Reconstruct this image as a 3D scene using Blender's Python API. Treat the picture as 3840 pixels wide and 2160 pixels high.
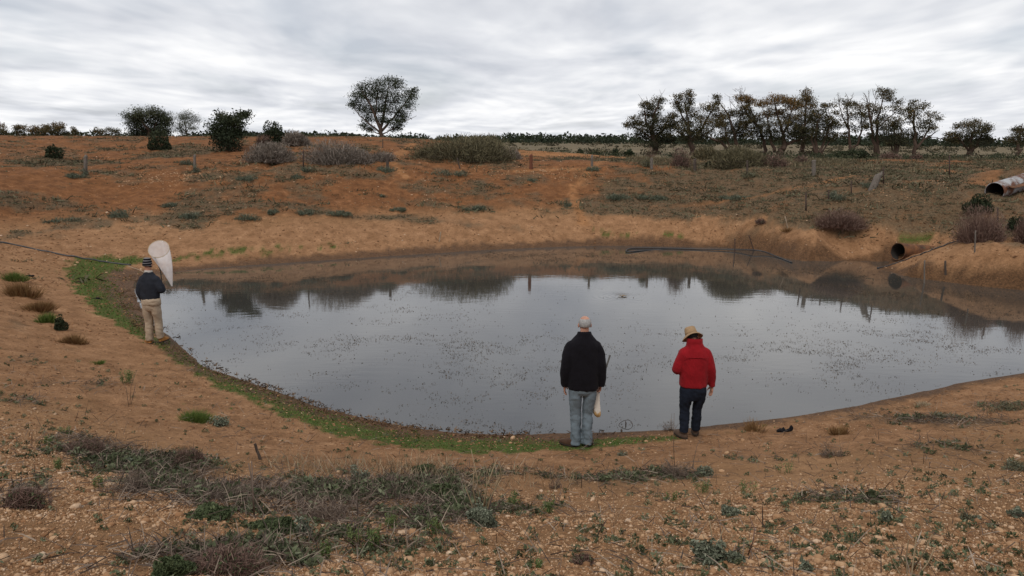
import bpy, math, random
import numpy as np
from mathutils import Matrix, Vector

for _o in list(bpy.data.objects):
    bpy.data.objects.remove(_o)
SC = bpy.context.scene
COL = SC.collection
random.seed(7)
RNG = np.random.default_rng(11)
R = math.radians

# ------------------------------------------------------------------ camera
CAM_H = 4.25
FPX = 796.0                                   # focal length in pixels of a 1024 wide frame
PITCH = math.atan(148.5 / FPX)
CAM_ROLL = 0.0079
cam_data = bpy.data.cameras.new('camera')
cam_data.sensor_width = 36.0
cam_data.lens = 36.0 * FPX / 1024.0
cam_data.clip_start = 0.05
cam_data.clip_end = 12000.0
cam = bpy.data.objects.new('camera', cam_data)
COL.objects.link(cam)
CAM_M = Matrix.Rotation(math.pi / 2 - PITCH, 3, 'X') @ Matrix.Rotation(CAM_ROLL, 3, 'Z')
cam.matrix_world = Matrix.Translation((0, 0, CAM_H)) @ CAM_M.to_4x4()
SC.camera = cam

# ------------------------------------------------------------------ world, sun, exposure
SUN_EL, SUN_AZ = R(52), R(200)
SC.view_settings.view_transform = 'Standard'
SC.view_settings.look = 'None'
SC.view_settings.exposure = 0.0
SC.view_settings.gamma = 1.0
SC.view_settings.use_curve_mapping = False
SC.render.engine = 'CYCLES'
SC.cycles.max_bounces = 6
SC.cycles.transparent_max_bounces = 12
SC.cycles.use_adaptive_sampling = True

W = bpy.data.worlds.new('World')
SC.world = W
W.use_nodes = True
wn, wl = W.node_tree.nodes, W.node_tree.links
wn.clear()


def wnode(t, **kw):
    n = wn.new(t)
    for k, v in kw.items():
        setattr(n, k, v)
    return n


def wmath(op, a, b=None, c=None):
    n = wn.new('ShaderNodeMath')
    n.operation = op
    for i, v in enumerate((a, b, c)):
        if v is None:
            continue
        if isinstance(v, (int, float)):
            n.inputs[i].default_value = v
        else:
            wl.new(v, n.inputs[i])
    return n.outputs[0]


w_out = wnode('ShaderNodeOutputWorld')
w_tc = wnode('ShaderNodeTexCoord')
w_sep = wnode('ShaderNodeSeparateXYZ')
wl.new(w_tc.outputs['Generated'], w_sep.inputs[0])
zc = wmath('MAXIMUM', w_sep.outputs[2], 0.0)
den = wmath('ADD', zc, 0.085)
ux = wmath('DIVIDE', w_sep.outputs[0], den)
uy = wmath('DIVIDE', w_sep.outputs[1], den)
w_comb = wnode('ShaderNodeCombineXYZ')
wl.new(wmath('MULTIPLY', ux, 1.45), w_comb.inputs[0])
wl.new(wmath('MULTIPLY', uy, 0.80), w_comb.inputs[1])


def wnoise(scale, detail, rough, dist, off):
    m = wnode('ShaderNodeVectorMath', operation='ADD')
    wl.new(w_comb.outputs[0], m.inputs[0])
    m.inputs[1].default_value = off
    n = wnode('ShaderNodeTexNoise')
    wl.new(m.outputs[0], n.inputs['Vector'])
    n.inputs['Scale'].default_value = scale
    n.inputs['Detail'].default_value = detail
    n.inputs['Roughness'].default_value = rough
    n.inputs['Distortion'].default_value = dist
    return n.outputs['Fac']


n_big = wnoise(0.27, 2.0, 0.5, 0.2, (4.3, 1.7, 0))
n_mid = wnoise(0.60, 4.0, 0.5, 0.3, (2.1, 7.7, 3))
n_mid2 = wnoise(0.60, 4.0, 0.5, 0.3, (2.1, 7.92, 3))
n_fin = wnoise(1.9, 5.0, 0.55, 0.35, (9.1, 0.3, 6))
cl = wmath('ADD', wmath('MULTIPLY', n_big, 0.40), wmath('MULTIPLY', n_mid, 0.42))
cl = wmath('ADD', cl, wmath('MULTIPLY', n_fin, 0.16))
# rolls of cloud: the side toward the light is paler
cl = wmath('ADD', cl, wmath('MULTIPLY', wmath('SUBTRACT', n_mid, n_mid2), 0.44))
w_ramp = wnode('ShaderNodeValToRGB')
wl.new(cl, w_ramp.inputs[0])
e = w_ramp.color_ramp.elements
e[0].position, e[0].color = 0.36, (0.475, 0.495, 0.545, 1)
e[1].position, e[1].color = 0.60, (0.83, 0.83, 0.835, 1)
e2 = e.new(0.475)
e2.color = (0.625, 0.64, 0.675, 1)
w_sky = wnode('ShaderNodeTexSky')
w_sky.sky_type = 'NISHITA'
w_sky.sun_disc = False
w_sky.sun_elevation = SUN_EL
w_sky.sun_rotation = SUN_AZ
bg_sky = wnode('ShaderNodeBackground')
wl.new(w_sky.outputs[0], bg_sky.inputs[0])
bg_sky.inputs[1].default_value = 0.10
bg_cl = wnode('ShaderNodeBackground')
wl.new(w_ramp.outputs[0], bg_cl.inputs[0])
# the cloud deck is thin and bright low down and thicker, greyer higher up
w_el = wnode('ShaderNodeMapRange', interpolation_type='SMOOTHSTEP')
wl.new(zc, w_el.inputs[0])
for _i, _v in enumerate((0.10, 0.36, 1.24, 1.0)):
    w_el.inputs[_i + 1].default_value = _v
wl.new(w_el.outputs[0], bg_cl.inputs[1])
w_mix = wnode('ShaderNodeMixShader')
w_mask = wnode('ShaderNodeMapRange')
wl.new(n_mid, w_mask.inputs[0])
w_mask.inputs[1].default_value = 0.28
w_mask.inputs[2].default_value = 0.50
w_mask.inputs[3].default_value = 0.78
w_mask.inputs[4].default_value = 1.0
wl.new(w_mask.outputs[0], w_mix.inputs[0])
wl.new(bg_sky.outputs[0], w_mix.inputs[1])
wl.new(bg_cl.outputs[0], w_mix.inputs[2])
wl.new(w_mix.outputs[0], w_out.inputs[0])

sun_d = bpy.data.lights.new('sun', 'SUN')
sun_d.energy = 1.5
sun_d.angle = R(22)
sun_d.color = (1.0, 0.96, 0.9)
sun = bpy.data.objects.new('sun', sun_d)
COL.objects.link(sun)
# sky azimuth is measured clockwise from +Y
_sd = Vector((math.sin(SUN_AZ) * math.cos(SUN_EL), math.cos(SUN_AZ) * math.cos(SUN_EL), math.sin(SUN_EL)))
sun.rotation_euler = _sd.to_track_quat('Z', 'Y').to_euler()

# ------------------------------------------------------------------ helpers


def tag(o, label=None, cat=None, group=None, kind=None):
    if label: o['label'] = label
    if cat: o['category'] = cat
    if group: o['group'] = group
    if kind: o['kind'] = kind
    return o


def empty(name, loc, rotz=0.0):
    o = bpy.data.objects.new(name, None)
    o.empty_display_size = 0.2
    o.location = loc
    o.rotation_euler = (0, 0, rotz)
    COL.objects.link(o)
    return o


def link_mesh(name, me, mat, parent=None, loc=None, smooth=True):
    o = bpy.data.objects.new(name, me)
    COL.objects.link(o)
    if mat is not None:
        me.materials.append(mat)
    if parent is not None:
        o.parent = parent
    if loc is not None:
        o.location = loc
    if smooth and len(me.polygons):
        me.polygons.foreach_set('use_smooth', np.ones(len(me.polygons), dtype=bool))
    return o


def raw_mesh(name, v, q=None, t=None, tint=None):
    v = np.asarray(v, dtype=np.float32).reshape(-1, 3)
    q = np.zeros((0, 4), int) if q is None else np.asarray(q, int).reshape(-1, 4)
    t = np.zeros((0, 3), int) if t is None else np.asarray(t, int).reshape(-1, 3)
    me = bpy.data.meshes.new(name)
    me.vertices.add(len(v))
    me.vertices.foreach_set('co', v.ravel())
    nl = len(q) * 4 + len(t) * 3
    me.loops.add(nl)
    me.loops.foreach_set('vertex_index', np.concatenate([q.ravel(), t.ravel()]).astype(np.int32))
    me.polygons.add(len(q) + len(t))
    st = np.concatenate([np.arange(len(q)) * 4, len(q) * 4 + np.arange(len(t)) * 3]).astype(np.int32)
    me.polygons.foreach_set('loop_start', st)
    me.update(calc_edges=True)
    me.validate()
    if tint is not None:
        a = me.attributes.new('tint', 'FLOAT', 'POINT')
        a.data.foreach_set('value', np.asarray(tint, dtype=np.float32))
    return me


class M:
    """collects pieces of one mesh"""

    def __init__(self):
        self.v, self.q, self.t, self.a, self.n = [], [], [], [], 0

    def add(self, v, q=None, t=None, tint=0.5):
        v = np.asarray(v, float).reshape(-1, 3)
        if q is not None and len(q): self.q.append(np.asarray(q, int).reshape(-1, 4) + self.n)
        if t is not None and len(t): self.t.append(np.asarray(t, int).reshape(-1, 3) + self.n)
        self.v.append(v)
        self.a.append(np.full(len(v), tint, float) if np.isscalar(tint) else np.asarray(tint, float))
        self.n += len(v)
        return self

    def mesh(self, name):
        if not self.v:
            return bpy.data.meshes.new(name)
        return raw_mesh(name, np.concatenate(self.v), np.concatenate(self.q) if self.q else None,
                        np.concatenate(self.t) if self.t else None, np.concatenate(self.a))

    def build(self, name, mat, parent=None, loc=None, smooth=True):
        return link_mesh(name, self.mesh(name), mat, parent, loc, smooth)

    # --- shapes
    def rings(self, rg, cap=True, closed=True, tint=0.5):
        """rg (k, n, 3): lofted rings"""
        rg = np.asarray(rg, float)
        k, n = rg.shape[:2]
        i = np.arange(k - 1)[:, None] * n
        j = np.arange(n if closed else n - 1)[None, :]
        j2 = (j + 1) % n
        q = np.stack([i + j, i + j2, i + n + j2, i + n + j], -1).reshape(-1, 4)
        v = rg.reshape(-1, 3)
        t = []
        if cap:
            v = np.concatenate([v, rg[0].mean(0)[None], rg[-1].mean(0)[None]])
            a, b = k * n, k * n + 1
            for jj in range(n):
                t.append((a, (jj + 1) % n, jj))
                t.append((b, (k - 1) * n + jj, (k - 1) * n + (jj + 1) % n))
        return self.add(v, q, t, tint)

    def tube(self, pts, rad, n=8, cap=True, flat=1.0, tint=0.5):
        pts = np.asarray(pts, float)
        k = len(pts)
        rad = np.full(k, rad, float) if np.isscalar(rad) else np.asarray(rad, float)
        d = np.gradient(pts, axis=0)
        d /= np.linalg.norm(d, axis=1)[:, None] + 1e-9
        ref = np.array([0.0, 1.0, 0.0]) if abs(d[:, 1]).mean() < 0.8 else np.array([1.0, 0, 0])
        u = np.cross(d, ref)
        u /= np.linalg.norm(u, axis=1)[:, None] + 1e-9
        w = np.cross(u, d)
        an = np.linspace(0, 2 * np.pi, n, endpoint=False)
        rg = pts[:, None] + rad[:, None, None] * (np.cos(an)[None, :, None] * u[:, None] + flat * np.sin(an)[None, :, None] * w[:, None])
        return self.rings(rg, cap, True, tint)

    def ellipsoid(self, c, r, n=16, k=10, rot=None, tint=0.5):
        th = np.linspace(0.12, np.pi - 0.12, k)
        an = np.linspace(0, 2 * np.pi, n, endpoint=False)
        rg = np.stack([np.sin(th)[:, None] * np.cos(an) * r[0], np.sin(th)[:, None] * np.sin(an) * r[1],
                       np.repeat(-np.cos(th)[:, None], n, 1) * r[2]], -1)
        if rot is not None:
            rg = rg @ np.array(rot).T
        return self.rings(rg + np.array(c, float), True, True, tint)

    def loft(self, secs, n=20, ex=2.3, tint=0.5):
        """secs: (x, y, z, a, b): horizontal superellipse sections"""
        an = np.linspace(0, 2 * np.pi, n, endpoint=False)
        c, s = np.cos(an), np.sin(an)
        cx = np.sign(c) * np.abs(c) ** (2 / ex)
        sx = np.sign(s) * np.abs(s) ** (2 / ex)
        rg = [np.stack([x + a * cx, y + b * sx, np.full(n, z)], -1) for x, y, z, a, b in secs]
        return self.rings(rg, True, True, tint)

    def box(self, c, h, tint=0.5):
        c, h = np.array(c, float), np.array(h, float)
        s = np.array([(x, y, z) for z in (-1, 1) for y in (-1, 1) for x in (-1, 1)], float)
        return self.add(c + s * h, [(0, 2, 3, 1), (4, 5, 7, 6), (0, 1, 5, 4), (1, 3, 7, 5), (3, 2, 6, 7), (2, 0, 4, 6)], None, tint)

    def blades(self, base, dirv, length, width, droop, tint):
        """thin bent strips: 5 vertices, one quad and one triangle each"""
        n = len(base)
        d = dirv / (np.linalg.norm(dirv, axis=1)[:, None] + 1e-9)
        side = np.cross(d, RNG.normal(size=(n, 3)))
        side /= np.linalg.norm(side, axis=1)[:, None] + 1e-9
        L, w = length[:, None], width[:, None] * 0.5
        mid = base + d * L * 0.55
        tip = base + d * L
        tip[:, 2] -= (droop * length)
        mid[:, 2] -= (droop * length) * 0.2
        v = np.stack([base - side * w, base + side * w, mid + side * w * 0.8, mid - side * w * 0.8, tip], 1)
        i = np.arange(n)[:, None] * 5
        return self.add(v.reshape(-1, 3), i + np.array([[0, 1, 2, 3]]), i + np.array([[3, 2, 4]]), np.repeat(tint, 5))

    def leaves(self, c, length, width, tint, hang=0.0):
        """kite shaped leaves with a fold along the midrib"""
        n = len(c)
        u = RNG.normal(size=(n, 3))
        u[:, 2] -= hang
        u /= np.linalg.norm(u, axis=1)[:, None]
        s = np.cross(u, RNG.normal(size=(n, 3)))
        s /= np.linalg.norm(s, axis=1)[:, None] + 1e-9
        nn = np.cross(u, s)
        L, w = length[:, None], width[:, None] * 0.5
        v = np.stack([c - u * L * 0.5, c + s * w + nn * w * 0.35 - u * L * 0.05, c + u * L * 0.5, c - s * w + nn * w * 0.35 - u * L * 0.05], 1)
        i = np.arange(n)[:, None] * 4
        return self.add(v.reshape(-1, 3), None, np.concatenate([i + np.array([[0, 1, 2]]), i + np.array([[0, 2, 3]])]), np.repeat(tint, 4))


def fuse(m, voxel, smooth=4, fac=0.5):
    """one continuous surface out of overlapping closed shapes"""
    me = m.mesh('tmp')
    o = bpy.data.objects.new('tmp', me)
    COL.objects.link(o)
    r = o.modifiers.new('r', 'REMESH')
    r.mode = 'VOXEL'
    r.voxel_size = voxel
    if smooth:
        s = o.modifiers.new('s', 'SMOOTH')
        s.iterations = smooth
        s.factor = fac
    dg = bpy.context.evaluated_depsgraph_get()
    dg.update()
    out = bpy.data.meshes.new_from_object(o.evaluated_get(dg))
    bpy.data.objects.remove(o)
    bpy.data.meshes.remove(me)
    return out


def hash2(ix, iy, seed):
    h = (ix.astype(np.int64) * 374761393 + iy.astype(np.int64) * 668265263 + seed * 2147483647) & 0xFFFFFFFF
    h = ((h ^ (h >> 13)) * 1274126177) & 0xFFFFFFFF
    return ((h ^ (h >> 16)) & 0xFFFFFF) / float(0xFFFFFF)


def vnoise(x, y, seed=0):
    x0, y0 = np.floor(x), np.floor(y)
    fx, fy = x - x0, y - y0
    fx, fy = fx * fx * (3 - 2 * fx), fy * fy * (3 - 2 * fy)
    a, b = hash2(x0, y0, seed), hash2(x0 + 1, y0, seed)
    c, d = hash2(x0, y0 + 1, seed), hash2(x0 + 1, y0 + 1, seed)
    return (a + (b - a) * fx) * (1 - fy) + (c + (d - c) * fx) * fy


def fbm(x, y, sc=1.0, octs=4, seed=0, gain=0.5):
    t, a, s = 0.0, 1.0, 0.0
    x, y = np.asarray(x, float) * sc, np.asarray(y, float) * sc
    for i in range(octs):
        t = t + a * vnoise(x, y, seed + i * 17)
        s += a
        a *= gain
        x, y = x * 2.03 + 11.3, y * 2.03 - 7.1
    return t / s


def sstep(a, b, x):
    t = np.clip((x - a) / (b - a), 0, 1)
    return t * t * (3 - 2 * t)


# ------------------------------------------------------------------ materials


class Mat:
    def __init__(self, name, rough=0.8, spec=0.3):
        self.m = bpy.data.materials.new(name)
        self.m.use_nodes = True
        self.n, self.l = self.m.node_tree.nodes, self.m.node_tree.links
        self.b = self.n['Principled BSDF']
        self.b.inputs['Roughness'].default_value = rough
        self.b.inputs['Specular IOR Level'].default_value = spec
        self._tc = None

    def coord(self, kind='Object'):
        if self._tc is None:
            self._tc = self.n.new('ShaderNodeTexCoord')
        return self._tc.outputs[kind]

    def noise(self, scale, detail=4, rough=0.55, dist=0.0, stretch=None, kind='Object'):
        n = self.n.new('ShaderNodeTexNoise')
        c = self.coord(kind)
        if stretch:
            mp = self.n.new('ShaderNodeMapping')
            mp.inputs['Scale'].default_value = stretch
            self.l.new(c, mp.inputs[0])
            c = mp.outputs[0]
        self.l.new(c, n.inputs['Vector'])
        n.inputs['Scale'].default_value = scale
        n.inputs['Detail'].default_value = detail
        n.inputs['Roughness'].default_value = rough
        n.inputs['Distortion'].default_value = dist
        return n.outputs['Fac']

    def attr(self, name):
        a = self.n.new('ShaderNodeAttribute')
        a.attribute_name = name
        return a

    def rng(self, v, a, b, c=0.0, d=1.0, smooth=False):
        n = self.n.new('ShaderNodeMapRange')
        if smooth: n.interpolation_type = 'SMOOTHSTEP'
        self.l.new(v, n.inputs[0])
        for i, x in enumerate((a, b, c, d)):
            n.inputs[i + 1].default_value = x
        return n.outputs[0]

    def math(self, op, a, b=None):
        n = self.n.new('ShaderNodeMath')
        n.operation = op
        for i, v in enumerate((a, b)):
            if v is None: continue
            if isinstance(v, (int, float)): n.inputs[i].default_value = v
            else: self.l.new(v, n.inputs[i])
        return n.outputs[0]

    def mix(self, f, a, b):
        n = self.n.new('ShaderNodeMix')
        n.data_type = 'RGBA'
        for k, v in ((0, f), (6, a), (7, b)):
            if isinstance(v, (int, float)): n.inputs[k].default_value = v
            elif isinstance(v, tuple): n.inputs[k].default_value = v if len(v) == 4 else v + (1,)
            else: self.l.new(v, n.inputs[k])
        return n.outputs[2]

    def ramp(self, f, *stops):
        n = self.n.new('ShaderNodeValToRGB')
        self.l.new(f, n.inputs[0])
        e = n.color_ramp.elements
        while len(e) < len(stops): e.new(0.5)
        for el, (p, c) in zip(e, stops):
            el.position, el.color = p, c + (1,)
        return n.outputs[0]

    def color(self, c):
        if isinstance(c, tuple): self.b.inputs['Base Color'].default_value = c if len(c) == 4 else c + (1,)
        else: self.l.new(c, self.b.inputs['Base Color'])
        return self

    def bump(self, h, strength=0.5, dist=0.01):
        n = self.n.new('ShaderNodeBump')
        n.inputs['Strength'].default_value = strength
        n.inputs['Distance'].default_value = dist
        self.l.new(h, n.inputs['Height'])
        self.l.new(n.outputs[0], self.b.inputs['Normal'])
        return self


def plant_mat(name, *cols):
    m = Mat(name, 0.75, 0.2)
    k = len(cols)
    m.color(m.ramp(m.attr('tint').outputs['Fac'], *[(i / (k - 1), c) for i, c in enumerate(cols)]))
    return m.m


def cloth_mat(name, c, vary=0.75, rough=0.9, scale=9.0, fine=260.0, sheen=0.0):
    m = Mat(name, rough, 0.15)
    f = m.noise(scale, 5, 0.6)
    dark = tuple(x * vary for x in c)
    m.color(m.mix(m.rng(f, 0.3, 0.7), dark, c))
    m.bump(m.math('ADD', m.noise(fine, 2), m.math('MULTIPLY', m.noise(38, 3), 1.5)), 0.35, 0.004)
    if sheen:
        m.b.inputs['Sheen Weight'].default_value = sheen
    return m.m


def wood_mat(name, c0, c1):
    m = Mat(name, 0.85, 0.2)
    f = m.noise(14, 5, 0.6, 0.6, (6, 6, 0.5))
    m.color(m.mix(m.rng(f, 0.35, 0.65), c0, c1))
    m.bump(f, 0.6, 0.01)
    return m.m


# ------------------------------------------------------------------ pixel <-> place
# measurements below were read off the photograph at 2576 x 1449
_CM = np.array(CAM_M)
S_DISP = 1024.0 / 2576.0


def ray(x, y):
    x, y = np.asarray(x, float) * S_DISP, np.asarray(y, float) * S_DISP
    c = np.stack([(x - 512) / FPX, (288 - y) / FPX, -np.ones_like(x)], -1)
    return c @ _CM.T


def at_z(x, y, z):
    d = ray(x, y)
    t = (z - CAM_H) / d[..., 2]
    return np.array([0, 0, CAM_H]) + d * np.asarray(t)[..., None]


def at_y(x, y, wy):
    d = ray(x, y)
    t = wy / d[..., 1]
    return np.array([0, 0, CAM_H]) + d * np.asarray(t)[..., None]
# ------------------------------------------------------------------ the dam: shoreline and terrain heights
NEAR = [(345, 702), (338, 722), (345, 745), (368, 800), (400, 826), (430, 846), (470, 885), (540, 930), (600, 952), (700, 987), (800, 1025), (900, 1052),
        (1000, 1074), (1100, 1087), (1200, 1093), (1300, 1095), (1400, 1093), (1500, 1090), (1600, 1086), (1700, 1080), (1800, 1071),
        (1900, 1060), (2000, 1047), (2100, 1031), (2200, 1011), (2300, 990), (2400, 968), (2500, 950), (2576, 938)]
FAR = [(2576, 729), (2450, 718), (2350, 705), (2260, 690), (2205, 677), (2228, 668), (2262, 658), (2240, 655), (2200, 658), (2100, 657), (2000, 654), (1930, 636), (1850, 624), (1700, 620),
       (1550, 618), (1400, 621), (1200, 630), (1000, 643), (800, 656), (600, 669), (440, 684), (385, 690)]
near_w = at_z(*np.array(NEAR, float).T, 0.0)[:, :2]
far_w = at_z(*np.array(FAR, float).T, 0.0)[:, :2]
end_w = np.array([(12.4, 16.0), (14.6, 17.6), (15.6, 19.6), (14.6, 21.4)])
SHORE = np.concatenate([near_w, end_w, far_w])            # counter-clockwise
_nseg = len(SHORE)


def shore_dist(x, y):
    """signed distance to the shoreline, positive on land"""
    x, y = np.asarray(x, float).ravel(), np.asarray(y, float).ravel()
    best = np.full(len(x), 1e18)
    ins = np.zeros(len(x), bool)
    for i in range(_nseg):
        a, b = SHORE[i], SHORE[(i + 1) % _nseg]
        e = b - a
        px, py = x - a[0], y - a[1]
        t = np.clip((px * e[0] + py * e[1]) / (e @ e + 1e-12), 0, 1)
        best = np.minimum(best, (px - t * e[0]) ** 2 + (py - t * e[1]) ** 2)
        c = (a[1] > y) != (b[1] > y)
        xi = a[0] + (y - a[1]) * (b[0] - a[0]) / ((b[1] - a[1]) if abs(b[1] - a[1]) > 1e-9 else 1e-9)
        ins ^= c & (x < xi)
    d = np.sqrt(best)
    return np.where(ins, -d, d)


CP = []
for p in SHORE:
    CP.append((p[0], p[1], 0.0))


def offs(pts, prof):
    k = len(pts)
    for i in range(0, k):
        a, b = pts[max(i - 2, 0)], pts[min(i + 2, k - 1)]
        t = (b - a) / (np.linalg.norm(b - a) + 1e-9)
        nrm = np.array([t[1], -t[0]])                     # outward of a counter-clockwise loop
        for s, z in prof:
            q = pts[i] + nrm * s
            if abs(float(shore_dist(q[0], q[1])[0]) - s) < 0.25 * s + 0.1:
                CP.append((q[0], q[1], z))


offs(near_w[1:], [(0.9, 0.13), (2.0, 0.36), (4.5, 1.08), (7.0, 1.95), (9.5, 2.6), (13.0, 2.7)])
offs(end_w, [(1.5, 0.5), (4, 1.5), (8, 2.6), (13, 2.8)])
for q in ((-3, 20), (0, 16), (4, 16), (8, 18), (0, 24), (5, 24), (-6, 22), (11, 19)):
    CP.append((q[0], q[1], -1.3))
for q in ((-8, -6, 2.7), (0, -8, 2.7), (8, -6, 2.7), (0, 0, 2.62), (-22, 0, 2.7), (-26, 12, 2.75), (24, 2, 2.8), (26, 14, 2.9), (-40, 30, 3.6), (-38, 45, 4.4),
          (40, 34, 2.9), (44, 50, 2.9), (-50, 10, 2.7), (50, 10, 2.7), (0, -30, 2.7), (-40, -20, 2.7), (40, -20, 2.7)):
    CP.append(q)
COLS = {0: [(610, 24.6), (545, 27.7), (490, 29.8), (445, 32), (400, 39), (365, 45), (344, 50)],
        300: [(655, 25.6), (600, 27.6), (545, 30), (490, 33), (440, 35.5), (400, 41), (365, 47), (345, 51)],
        600: [(600, 28.3), (545, 30.2), (490, 33), (430, 36), (395, 41), (365, 46), (346, 52)],
        965: [(590, 30.6), (545, 32.3), (490, 35), (422, 38.5), (390, 44), (365, 50), (346, 58)],
        1150: [(570, 32.2), (520, 34.6), (424, 40), (395, 45), (372, 51), (358, 56)],
        1300: [(548, 33.9), (480, 37), (425, 41), (400, 46), (383, 51), (377, 53)],
        1500: [(550, 34.4), (480, 38), (413, 42), (400, 47), (390, 52)],
        1700: [(555, 33.8), (490, 37), (424, 41.5), (412, 47), (404, 53)],
        1900: [(560, 32.2), (500, 35), (435, 38.5), (413, 46), (404, 54)],
        2050: [(575, 29.6), (530, 31.5), (470, 34.5), (440, 36.5), (415, 43), (404, 52)],
        2250: [(612, 28.6), (575, 29.6), (520, 30.6), (465, 32.5), (440, 36), (415, 43), (403, 52)],
        2420: [(590, 27.8), (540, 29.0), (500, 30), (462, 32), (440, 36), (410, 46), (402, 52)],
        2576: [(670, 23.4), (620, 24.9), (575, 26.3), (520, 28.6), (462, 32.6), (440, 36.5), (410, 46), (403, 52)]}
for cx, lst in COLS.items():
    for cy, wy in lst:
        CP.append(tuple(at_y(float(cx), float(cy), wy)))
for cx, cy, z in ((2262, 672, 0.14), (2262, 663, 0.25), (2320, 636, 0.60), (2400, 609, 0.98), (2330, 668, 0.42), (2450, 662, 0.62), (2500, 636, 0.95),
                  (2250, 616, 0.55), (2350, 600, 0.85), (2170, 625, 0.35), (2090, 612, 0.5)):
    CP.append(tuple(at_z(float(cx), float(cy), z)))
for cx in (-200, 300, 800, 1100):
    p = at_y(float(cx), 400.0, 72.0); CP.append((p[0], p[1], 2.7))
    p = at_y(float(cx), 400.0, 90.0); CP.append((p[0], p[1], 2.4))
for cx in (1350, 1700, 2050, 2400, 2800):
    p = at_y(float(cx), 400.0, 62.0); CP.append((p[0], p[1], 2.72))
    p = at_y(float(cx), 400.0, 80.0); CP.append((p[0], p[1], 2.5))
# the bank closes over the back of the broken culvert
_c = at_y(2502.0, 482.0, 30.2)
for t, o in ((4.4, .0), (4.9, .7), (4.9, -.7), (5.4, 0.0)):
    CP.append((_c[0] + .80 * t - .58 * o, _c[1] + .58 * t + .80 * o, _c[2] + .12 * t + .38))
CP = np.array(CP)
_d = np.linalg.norm(CP[:, None, :2] - CP[None, :, :2], axis=2)
_keep = np.ones(len(CP), bool)
for i in range(len(CP)):
    if _keep[i]:
        _keep[(i + 1):] &= ~(_d[i, (i + 1):] < 0.22)
CP = CP[_keep]


def _tk(d2):
    return 0.5 * d2 * np.log(d2 + 1e-9)


_n = len(CP)
_A = np.zeros((_n + 3, _n + 3))
_d2 = ((CP[:, None, :2] - CP[None, :, :2]) ** 2).sum(2)
_A[:_n, :_n] = _tk(_d2) + np.eye(_n) * 0.06
_A[:_n, _n] = 1
_A[:_n, _n + 1:] = CP[:, :2]
_A[_n, :_n] = 1
_A[_n + 1:, :_n] = CP[:, :2].T
_w = np.linalg.solve(_A, np.concatenate([CP[:, 2], np.zeros(3)]))
GX0, GY0, GST, GNX, GNY = -64.0, -34.0, 0.25, 513, 530
_gx = GX0 + np.arange(GNX) * GST
_gy = GY0 + np.arange(GNY) * GST
HG = np.zeros((GNY, GNX))
for j0 in range(0, GNY, 10):
    yy, xx = np.meshgrid(_gy[j0:j0 + 10], _gx, indexing='ij')
    q = np.stack([xx.ravel(), yy.ravel()], 1)
    d2 = (q ** 2).sum(1)[:, None] + (CP[:, :2] ** 2).sum(1)[None] - 2 * q @ CP[:, :2].T
    HG[j0:j0 + 10] = (_tk(np.maximum(d2, 0)) @ _w[:_n] + _w[_n] + q @ _w[_n + 1:]).reshape(xx.shape)
HG = np.clip(HG, -1.6, 4.75)
# level land where water must not show
_yy, _xx = np.meshgrid(_gy, _gx, indexing='ij')
_sd = shore_dist(_xx, _yy).reshape(HG.shape)
PLAIN = 2.45


def _cub(a, b, c, d, t):
    return b + 0.5 * t * (c - a + t * (2 * a - 5 * b + 4 * c - d + t * (3 * (b - c) + d - a)))


def base_h(x, y):
    x, y = np.asarray(x, float), np.asarray(y, float)
    fx = np.clip((x - GX0) / GST, 1, GNX - 3.001)
    fy = np.clip((y - GY0) / GST, 1, GNY - 3.001)
    ix, iy = fx.astype(int), fy.astype(int)
    tx, ty = fx - ix, fy - iy
    rows = [_cub(HG[iy + k, ix - 1], HG[iy + k, ix], HG[iy + k, ix + 1], HG[iy + k, ix + 2], tx) for k in (-1, 0, 1, 2)]
    h = _cub(*rows, ty)
    sd = ((_sd[iy, ix] * (1 - tx) + _sd[iy, ix + 1] * tx) * (1 - ty) + (_sd[iy + 1, ix] * (1 - tx) + _sd[iy + 1, ix + 1] * tx) * ty)
    h = np.where(sd > 0, np.maximum(h, 0.06 * np.minimum(sd, 3)), np.minimum(h, 0.12 * np.maximum(sd, -4)))
    edge = np.maximum.reduce([sstep(44, 62, np.abs(x)), sstep(76, 92, y), sstep(18, 30, -y)])
    far = PLAIN + 0.35 * (fbm(x, y, 0.006, 2, 91) - 0.5)
    return h * (1 - edge) + far * edge


def ground(x, y):
    x, y = np.asarray(x, float), np.asarray(y, float)
    h = base_h(x, y)
    r = np.hypot(x, y)
    amp = np.clip(np.abs(h - 0.0) / 0.5, 0.18, 1.0)
    h = h + amp * (0.16 * (fbm(x, y, 0.35, 3, 5) - 0.5) + 0.075 * (fbm(x, y, 1.6, 3, 23) - 0.5)) * (r < 120)
    near = 1 - sstep(20, 34, r)
    h = h + amp * near * 0.030 * (fbm(x, y, 7.0, 3, 41) - 0.5)
    # rills washed down the far bank
    far = sstep(24, 30, y) * (1 - sstep(44, 50, y)) * sstep(0.3, 1.2, h)
    h = h + far * 0.24 * (fbm(x * 1.5, y * 0.35, 1.0, 4, 77) - 0.5)
    # trampled, clodded soil
    mid = sstep(0.05, 0.25, h) * (r < 60) * (r > 9)
    h = h + mid * 0.05 * (np.abs(fbm(x, y, 2.6, 3, 143) - 0.5) * 2 - 0.35) * sstep(9, 14, r)
    rough = sstep(0.15, 0.5, h) * (1 - sstep(2.4, 2.9, h)) * sstep(4, 7, x) * sstep(22, 25, y) * (y < 45)
    h = h + rough * (0.22 * (fbm(x, y, 1.0, 4, 177, .6) - 0.5) + 0.10 * (np.abs(fbm(x, y, 2.4, 3, 187) - .5) * 2 - .3))
    return h


def gz(x, y):
    return float(ground(np.array([x]), np.array([y]))[0])


_ts = np.concatenate([np.geomspace(2.5, 30, 260), np.geomspace(30.1, 130, 420)])


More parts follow.
